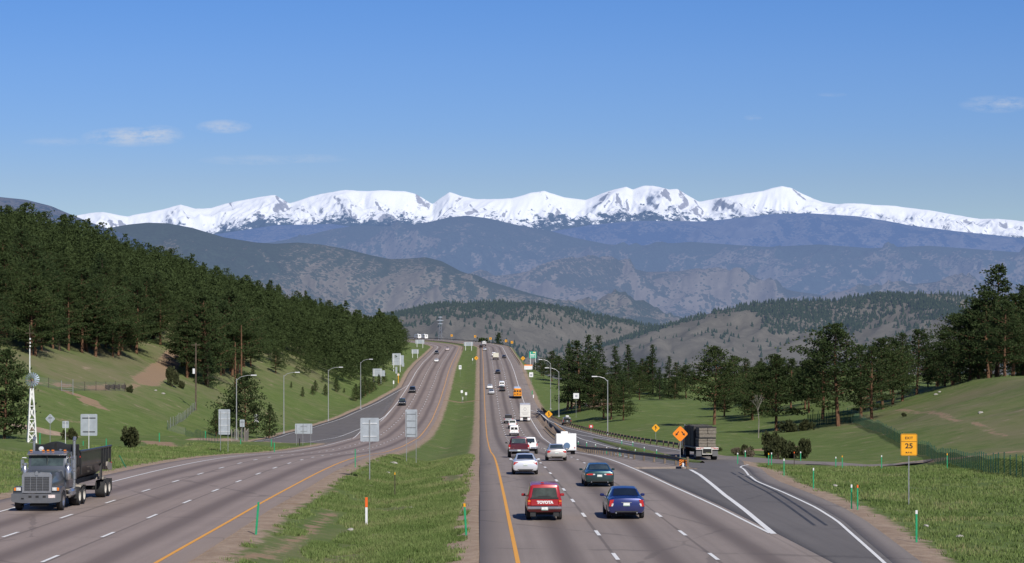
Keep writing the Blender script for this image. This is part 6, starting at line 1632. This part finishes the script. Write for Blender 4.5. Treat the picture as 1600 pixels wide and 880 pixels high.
dpost(1316,733,710.5,M_GPOST,'y','yellow-tipped green post on the grass, right of a pair under the fence',Y=200)
dpost(1377.5,734,712.7,M_GPOST,'w','white-tipped green post on the grass left of the exit speed sign',Y=200)
dpost(1480,742,716,M_GPOST,'y','yellow-tipped green post on the grass right of the exit speed sign',Y=182)
for k, (px, py, tp, Y) in enumerate([(903.5,696,689,300),(916.6,699.5,693,290),(930.5,704,695,276),(948,708,698,262),(968.5,711,697.5,252),(992.7,709,699.5,256),(1006.6,704,695,265),(1026,712,698,245),(971.5,695,687,300),(988.8,696,690,292)]):
    dpost(px,py,tp,M_GPOST,'w','white-tipped green post along the ramp behind the front guardrail, number %s counted from the left' % ['one','two','three','four','five','eight','nine','ten','six','seven'][k],Y=Y,w=.06)
for px, py, tp, Y, lb in [(321,692,681,335,'green post at the foot of the slope left of the tall sign back'),(376,697,688,300,'green post under the narrow dark sign back'),(424,697,686,305,'green post in the gore, left of a pair by the double sign back'),(428.7,706,691,262,'green post in the gore, right of a pair by the double sign back'),(62.4,684,666.6,222,'green post just right of the windmill'),(166,686,668,212,'green post right of the large square sign back'),(249,690,676,300,'green post in the grass right of the juniper bush'),(130,687,680,230,'short green post left below the large square sign back')]:
    dpost(px,py,tp,M_GPOST,'n',lb,Y=Y)
e = dpost(196.4,730,709,M_GPOSTD,'n','dark green post leaning hard over behind the dump trailer',lean=-.5,w=.09)
dpost(468,697,686,M_BLACK,'n','thin black post under the double sign back',Y=322,w=.07)
dpost(831.5,606,600,M_GPOST,'n','green post at the verge below the white speed sign',Y=640); dpost(833.5,611,606,M_SWHT,'w','white post at the verge below the white speed sign',Y=622)

# ------------------------------------------------------------------ street lamps
M_LAMP = simple('lamp_pole_aluminium', (.42,.43,.44), .45, .4, vary=.12, scale=2)
def lamp(px, py, top, hx, hy, Y, label):
    x = X(px, Y); z = g1(x, Y); h = (440-top)/FPX*Y - z; dx = (hx-px)/FPX*Y; dz = (440-hy)/FPX*Y - z - h
    e = empty('street_lamp', (x, Y, z), 0, 0, label, 'street lamp')
    MB().cyl((0,0,-.3),(0,0,h),.105,.065,10).build('pole', M_LAMP, e, True)
    MB().cyl((0,0,-.2),(0,0,.35),.22,.2,10).box((0,0,.02),(.5,.5,.1)).build('base', M_LAMP, e)
    s = 1 if dx > 0 else -1
    MB().tube([(0,0,h-.25),(dx*.25,0,h+dz*.55),(dx*.6,0,h+dz*.95),(dx*.86,0,h+dz)], [.05,.045,.04,.035], 8).build('arm', M_LAMP, e, True)
    hd = MB().box((dx*.98,0,h+dz),(1.0,.34,.17),bev=.05).build('lamp_head', M_SWHT, e, True)
    MB().box((dx*1.0,0,h+dz-.1),(.6,.26,.04)).build('lens', M_GLASS2, hd)
lamp(369.5,691,592,397,586.5,366,'tall street lamp nearest on the left beside the broad bushy pine')
lamp(443.5,672.5,586.5,465,582,428,'second street lamp along the left ramp')
lamp(513,650,578,533,574,504,'third street lamp along the left ramp')
lamp(563.5,630.5,566,580,561.5,566,'farthest street lamp along the left ramp at the forest edge')
lamp(860.3,624,567.5,844,562,566,'farthest street lamp on the right, pole against the pine clump')
lamp(873.2,644,580.5,854,575,500,'middle street lamp on the right by the start of the guardrail')
lamp(949.5,669,594,928.5,588.5,372,'nearest street lamp on the right, rising in front of the pines')

# ------------------------------------------------------------------ guardrails
M_GUARD = simple('weathering_steel', (.085,.072,.066), .6, .5, vary=.35, scale=1.2)
M_WOODP = simple('guardrail_timber', (.17,.13,.095), .9, vary=.35, scale=3)
def guard(pts, zf, label, step=3.8, h=.74, beamw=.31, side=-1, posts=True, dirtz=0):
    x0, y0 = pts[len(pts)//2]
    e = empty('guardrail', (x0, y0, float(zf(x0,y0))), 0, 0, label, 'guardrail')
    V = []; F = []; P2 = []
    for (ax, ay), (bx, by) in zip(pts[:-1], pts[1:]):
        n = max(1, int(math.hypot(bx-ax, by-ay)/4))
        P2 += [(ax+(bx-ax)*k/n, ay+(by-ay)*k/n) for k in range(n)]
    P2.append(pts[-1])
    prof = [(0,-.155),(.045,-.12),(.045,-.06),(-.01,0),(.045,.06),(.045,.12),(0,.155)]
    ps = []
    acc = 0
    for i, (x, y) in enumerate(P2):
        a = P2[max(0,i-1)]; b = P2[min(len(P2)-1,i+1)]; dx, dy = b[0]-a[0], b[1]-a[1]; L_ = math.hypot(dx,dy); nx, ny = -dy/L_*side*-1, dx/L_*side*-1
        z = float(zf(x,y))
        if i: acc += math.hypot(x-P2[i-1][0], y-P2[i-1][1])
        if acc >= step or i == 0: acc = 0; ps.append((x-nx*.1, y-ny*.1, z, math.atan2(dy,dx)))
        zh = h-.155 if 0 < i < len(P2)-1 else h-.3
        V += [(x+nx*o-x0, y+ny*o-y0, z+zh+q-e.location.z) for o, q in prof]
    F = [(i*7+k, i*7+k+1, (i+1)*7+k+1, (i+1)*7+k) for i in range(len(P2)-1) for k in range(6)]
    MB().add(V, F).build('rail', M_GUARD, e, True, 60, fix=False)
    if posts:
        for x, y, z, a in ps[:96]: MB().box((x-x0,y-y0,z+.3-e.location.z),(.16,.16,.98),rz=a,bev=.01).build('post', M_WOODP, e)
    return e
guard([(13.7,166),(12.6,175.5),(10.9,190),(10.15,205),(9.5,225),(8.65,270),(8.05,340),(7.85,400),(7.05,455)], lambda x, y: P(y), 'long dark guardrail between the outbound road and the ramp')
guard([(float(eQ(y)+.35), y) for y in (552,520,480,430,405,350,310,295,278,268)], lambda x, y: Q(y), 'dark guardrail curving along the outer edge of the side ramp')
def barrier(fx, y0, y1, label, h=.85):
    pts = [(float(fx(y)-shift(y)), float(y)) for y in np.arange(y0, y1, 12)]
    guard(pts, lambda x, y: P(y), label, step=8, h=h)
barrier(lambda y: whiteR(y)+3.3, 830, 1640, 'dark guardrail along the outside of the far bend')
barrier(lambda y: YL(y)+2.2, 1075, 1640, 'dark median guardrail at the far bend')

# ------------------------------------------------------------------ fences
M_FPOST = simple('green_fence_post', (.012,.075,.045), .7, vary=.3, scale=4)
t = NT('green_mesh'); p = t.obj(); d_ = t.node('ShaderNodeBsdfDiffuse'); t.put(d_.inputs[0], t.mix(t.noise(p,1.5,4),(.010,.060,.038),(.02,.105,.065)))
tr = t.node('ShaderNodeBsdfTransparent'); mx = t.node('ShaderNodeMixShader'); sp_ = t.node('ShaderNodeSeparateXYZ'); t.put(sp_.inputs[0], p)
cell = lambda s_, f: t.math('LESS_THAN', t.math('FRACT', t.math('MULTIPLY', s_, f)), .72)
hole = t.math('MULTIPLY', cell(sp_.outputs['Z'], 9.0), cell(t.math('ADD', sp_.outputs['X'], sp_.outputs['Y']), 9.0))
t.t.links.new(hole, mx.inputs[0]); t.t.links.new(d_.outputs[0], mx.inputs[1]); t.t.links.new(tr.outputs[0], mx.inputs[2]); M_MESH = t.end(mx)
t = NT('wire_mesh'); p = t.obj(); d_ = t.node('ShaderNodeBsdfDiffuse'); t.put(d_.inputs[0], (.16,.17,.17)); tr = t.node('ShaderNodeBsdfTransparent'); mx = t.node('ShaderNodeMixShader'); sp_ = t.node('ShaderNodeSeparateXYZ'); t.put(sp_.inputs[0], p)
hole = t.math('MULTIPLY', t.math('LESS_THAN', t.math('FRACT', t.math('MULTIPLY', sp_.outputs['Z'], 7.0)), .88), t.math('LESS_THAN', t.math('FRACT', t.math('MULTIPLY', t.math('ADD', sp_.outputs['X'], sp_.outputs['Y']), 7.0)), .88))
t.t.links.new(hole, mx.inputs[0]); t.t.links.new(d_.outputs[0], mx.inputs[1]); t.t.links.new(tr.outputs[0], mx.inputs[2]); M_WIRE = t.end(mx)
def fence(pts, h, label, mesh, postm, step, pw=.07, ph=None, sag=0):
    x0, y0 = pts[0]; z0 = g1(x0,y0); e = empty('fence', (x0,y0,z0), 0, 0, label, 'fence')
    P2 = []
    for (ax, ay), (bx, by) in zip(pts[:-1], pts[1:]):
        n = max(1, int(math.hypot(bx-ax, by-ay)/step)); P2 += [(ax+(bx-ax)*k/n, ay+(by-ay)*k/n) for k in range(n)]
    P2.append(pts[-1]); V = []
    for i, (x, y) in enumerate(P2):
        z = g1(x,y)-z0; V += [(x-x0,y-y0,z-.05),(x-x0,y-y0,z+h*(1+RD.uniform(-sag,sag)))]
        if i < 99: hp = (ph or h*1.08)*RD.uniform(.94,1.12); MB().box((x-x0,y-y0,z+hp/2-.15),(pw,pw,hp+.3)).build('post', postm, e)
    MB().add(V, [(2*i,2*i+2,2*i+3,2*i+1) for i in range(len(P2)-1)]).build('mesh', mesh, e, fix=False)
    return e
fence([hit(*q)[:2] for q in ((1608,749),(1560,742),(1500,731),(1447,712),(1400,690),(1360,671),(1332,660))], 1.2, 'dark green mesh fence running down the grassy slope on the right', M_MESH, M_FPOST, 2.0, ph=1.5, sag=.05)
fence([hit(*q)[:2] for q in ((1330,661),(1295,663),(1262,666))], 1.9, 'tall green mesh fence under the pines at the corner', M_MESH, M_FPOST, 1.1, ph=2.3)
fence([hit(*q)[:2] for q in ((262,671),(275,664),(290,655),(305,641))], 1.5, 'short grey wire fence going up to the utility pole', M_WIRE, M_POST, 3.0, .06)
fence([hit(*q)[:2] for q in ((262,673),(290,680),(318,688),(345,694))], 1.2, 'low wire fence at the foot of the slope behind the tall sign back', M_WIRE, M_FPOST, 3.5, .05)
fence([hit(*q)[:2] for q in ((53,601),(76,606),(96,610),(114,612),(150,610),(195,612))], 1.6, 'thin wire fence along the dirt track behind the windmill', M_WIRE, M_BPOST, 4.5, .08)
fence([hit(*q)[:2] for q in ((362,690),(372,689),(382,688),(388,686))], 1.6, 'leaning wooden posts with wire behind the first street lamp', M_WIRE, M_PALEBARK, 1.4, .12)
# metal gate by the track
x0,y0,z0 = hit(105,614); e = empty('gate',(x0,y0,z0),0,0,'tall metal pipe gate on the dirt track right of the windmill','gate')
wd = 18*y0/FPX; MB().tube([(-wd/2,0,-.3),(-wd/2,0,2.2)],.06,8).tube([(wd/2,0,-.3),(wd/2,0,2.4)],.06,8).build('post',M_POST,e)
mb = MB()
for z_ in (.4,.8,1.2,1.5): mb.tube([(-wd/2,0,z_),(wd/2,0,z_)],.03,6)
mb.build('gate_leaf',M_POST,e)
# ------------------------------------------------------------------ windmill
M_WPAINT = simple('white_painted_timber', (.76,.76,.74), .6, vary=.12, scale=3)
Yw = 236; x0 = X(49.5,Yw); z0 = g1(x0,Yw); e = empty('windmill',(x0,Yw,z0),.35,0,'small white lattice windmill with a silver vane wheel','windmill')
hh = (440-606)/FPX*Yw - z0; b, tp = .48, .13
mb = MB()
for sx_ in (-1,1):
    for sy_ in (-1,1): mb.tube([(sx_*b,sy_*b,-.2),(sx_*tp,sy_*tp,hh)],.085,6)
mb.build('tower_leg',M_WPAINT,e)
mb = MB(); lev = [0,.2,.42,.66,1.0]
for k in range(4):
    z1, z2 = hh*lev[k], hh*lev[k+1]; r1 = b+(tp-b)*lev[k]; r2 = b+(tp-b)*lev[k+1]
    for q in range(4):
        c_ = [(1,1),(1,-1),(-1,-1),(-1,1)]; a_, d2 = c_[q], c_[(q+1)%4]
        mb.tube([(a_[0]*r1,a_[1]*r1,z1+.1),(d2[0]*r2,d2[1]*r2,z2)],.048,4); mb.tube([(d2[0]*r1,d2[1]*r1,z1+.1),(a_[0]*r2,a_[1]*r2,z2)],.048,4)
        mb.tube([(a_[0]*r1,a_[1]*r1,z1+.08),(d2[0]*r1,d2[1]*r1,z1+.08)],.045,4)
mb.build('tower_brace',M_WPAINT,e)
zc = (440-593)/FPX*Yw - z0; hub = MB().cyl((0,-.45,zc),(0,.4,zc),.09,n=10).cyl((0,0,hh-.1),(0,0,zc),.06,n=8).build('hub',simple('rusty_hub',(.20,.10,.07),.8),e); M_VANE = simple('vane_metal',(.42,.50,.60),.4,.5,vary=.3,scale=4)
for k in range(18):
    a = k*2*PI/18; ca_, sa_ = math.cos(a), math.sin(a); r0_, r1_ = .2, .80
    tx, tz = -sa_, ca_; V = []
    for r_, w_ in ((r0_,.022),(r1_,.075)):
        for sg in (-1,1): V.append((ca_*r_+tx*w_*sg, -.45+.05*sg, zc+sa_*r_+tz*w_*sg))
    MB().add(V,[(0,1,3,2)]).build('blade',M_VANE,hub,fix=False)
MB().lathe([(-.455,.56),(-.455,.585),(-.445,.585),(-.445,.56)],(0,0,zc),'y',24).build('rim_ring',M_VANE,hub)
MB().add([(0,.4,zc),(0,1.1,zc+.25),(0,1.1,zc-.25)],[(0,1,2)]).build('tail_vane',M_VANE,e,fix=False)
# ------------------------------------------------------------------ utility poles
M_POLE = mat_bark('pole_timber',(.06,.045,.035),(.16,.125,.095))
x0,y0,z0 = hit(306,641); hp = (440-536)/FPX*y0 - z0
e = empty('utility_pole',(x0,y0,z0),0,0,'wooden utility pole with a white transformer on the left slope','utility pole')
MB().cyl((0,0,-.5),(0,0,hp),.17,.12,10).build('pole',M_POLE,e,True); MB().box((0,-.1,hp-.4),(1.8,.1,.12)).build('crossarm',M_POLE,e)
o = MB().cyl((-.42,-.1,(440-584)/FPX*y0-z0),(-.42,-.1,(440-576)/FPX*y0-z0),.26,n=14).box((-.2,0,(440-580)/FPX*y0-z0),(.3,.08,.08)).build('transformer',M_SWHT,e,True)
MB().tube([(0,0,hp-.3),(-.5,.6,hp*.62),(-.9,1.0,hp*.45)],.02,4).build('cable',M_BLACK,e)
x0,y0,z0 = hit(46.5,583); hp = (440-507)/FPX*y0 - z0
e = empty('utility_pole',(x0,y0,z0),0,0,'slim pale pole with small crossarms rising above the windmill','utility pole')
MB().cyl((0,0,-.5),(0,0,hp*.5),.13,.11,8).build('pole_base',M_POSTW,e,True); MB().cyl((0,0,hp*.5),(0,0,hp),.11,.05,8).build('pole',M_POLE,e,True)
MB().box((0,0,hp*.82),(1.6,.08,.1)).box((-.3,0,hp*.62),(.5,.1,.12)).build('crossarm',M_POLE,e); 
for z_ in (.55,.62,.70): MB().box((.1,-.1,hp*z_),(.2,.2,.3)).build('fitting',M_SWHT,e)
for px, tp_, bt, lb in [(377,508,556,'bare straight trunk standing pole-like at the right of the forest front'),(367.5,535,560,'shorter bare trunk left of the taller one at the forest front')]:
    Yp = 520 if px == 377 else 515; x0 = X(px,Yp); z0 = g1(x0,Yp); e = empty('dead_tree',(x0,Yp,z0),0,0,lb,'tree'); hp = (440-tp_)/FPX*Yp - z0
    MB().tube([(0,0,-.4),(.05,0,hp*.5),(.0,0,hp)],[.24,.2,.1],8).build('trunk',M_BARK,e,True); mb = MB()
    for k in range(5): a = k*2.4; mb.tube([(0,0,hp*(.55+.09*k)),(math.cos(a)*.8,math.sin(a)*.8,hp*(.57+.09*k))],[.04,.015],4)
    mb.build('branch',M_BARK,e)
# transmission tower far behind the bend
M_LAT = simple('tower_steel',(.42,.46,.52),.6,.2)
Yt = 2450; x0 = X(688,Yt); px_, t_, V_ = HILLS['hills31.9']
z0 = (440-527)/FPX*Yt; hp = 24*Yt/FPX+6; e = empty('pylon',(x0,Yt,z0-8),0,0,'grey lattice transmission tower beyond the far bend','pylon'); hp += 8
mb = MB()
for sx_ in (-1,1):
    for sy_ in (-1,1): mb.tube([(sx_*2.6,sy_*2.6,-4),(sx_*.5,sy_*.5,hp)],.13,3)
mb.build('tower_leg',M_LAT,e); mb = MB()
for k in range(7):
    f1_, f2_ = k/7, (k+1)/7; r1 = 2.6-2.1*f1_; r2 = 2.6-2.1*f2_
    for sx_ in (-1,1): mb.tube([(-sx_*r1,-r1,hp*f1_),(sx_*r2,-r2,hp*f2_)],.07,3); mb.tube([(-sx_*r1,r1,hp*f1_),(sx_*r2,r2,hp*f2_)],.07,3)
mb.build('lattice',M_LAT,e); mb = MB()
for z_, w_ in ((.98,3),(.86,4.5),(.74,3.4)): mb.prism([(-w_,hp*z_),(0,hp*z_-.5),(w_,hp*z_),(0,hp*z_+.8)],-.4,.4,'y')
mb.build('crossarm',M_LAT,e)
# stones and scraps in the grass
M_STONE = simple('pale_stone',(.36,.34,.31),.9,vary=.3,scale=4)
def stone(px, py, s, label, group=None):
    x,y,z = hit(px,py); r = random.Random(int(px*7+py)); V = []; n = 8
    for k in range(5):
        for j in range(n):
            ph = PI*k/4; th = 2*PI*j/n; rr = s*(.75+.4*r.random()); V.append((rr*math.sin(ph)*math.cos(th)*1.3, rr*math.sin(ph)*math.sin(th), rr*math.cos(ph)*.6+s*.2))
    o = MB().add(V,[(k*n+j,k*n+(j+1)%n,(k+1)*n+(j+1)%n,(k+1)*n+j) for k in range(4) for j in range(n)]).build('stone',M_STONE,None); o.location = (x,y,z); tag(o,label,'stone',group)
for px, py, s, lb in [(615,725.5,.30,'flat pale stone in the median right of the square sign back'),(606,740,.18,'small pale stone in the median below the flat one'),(643,795,.14,'small white stone in the median left of the right-hand ditch edge'),(548,829,.14,'small white scrap of stone near the white and orange post'),(255,616,.35,'pale boulder on the grass left of the utility pole'),(243,611,.3,'pale boulder left of the other one by the dirt track'),(1462,617,.32,'pale rock high on the grassy slope at the right'),(1468,613,.25,'smaller pale rock beside the other one on the grassy slope'),(1532,646,.32,'pale rock in the middle of the grassy slope at the right'),(1500,841,.15,'small pale stone at the lower right verge'),(1305,760,.16,'small pale stone in the grass behind the orange-tipped post'),(1447,823,.12,'small white stone beside the nearest green post')]:
    stone(px,py,s,lb)
# low log barrier at the end of the dirt track
for k, px in enumerate((168,176,184,193)):
    x,y,z = hit(px,608); e2 = MB().box((0,0,.35),(.9,.5,.8),bev=.08).box((.2,.1,.5),(.5,.5,.7),bev=.1).build('log_block',M_BPOST,None); e2.location = (x,y,z); tag(e2,'dark wooden block at the edge of the dirt track','block','wooden blocks along the dirt track')
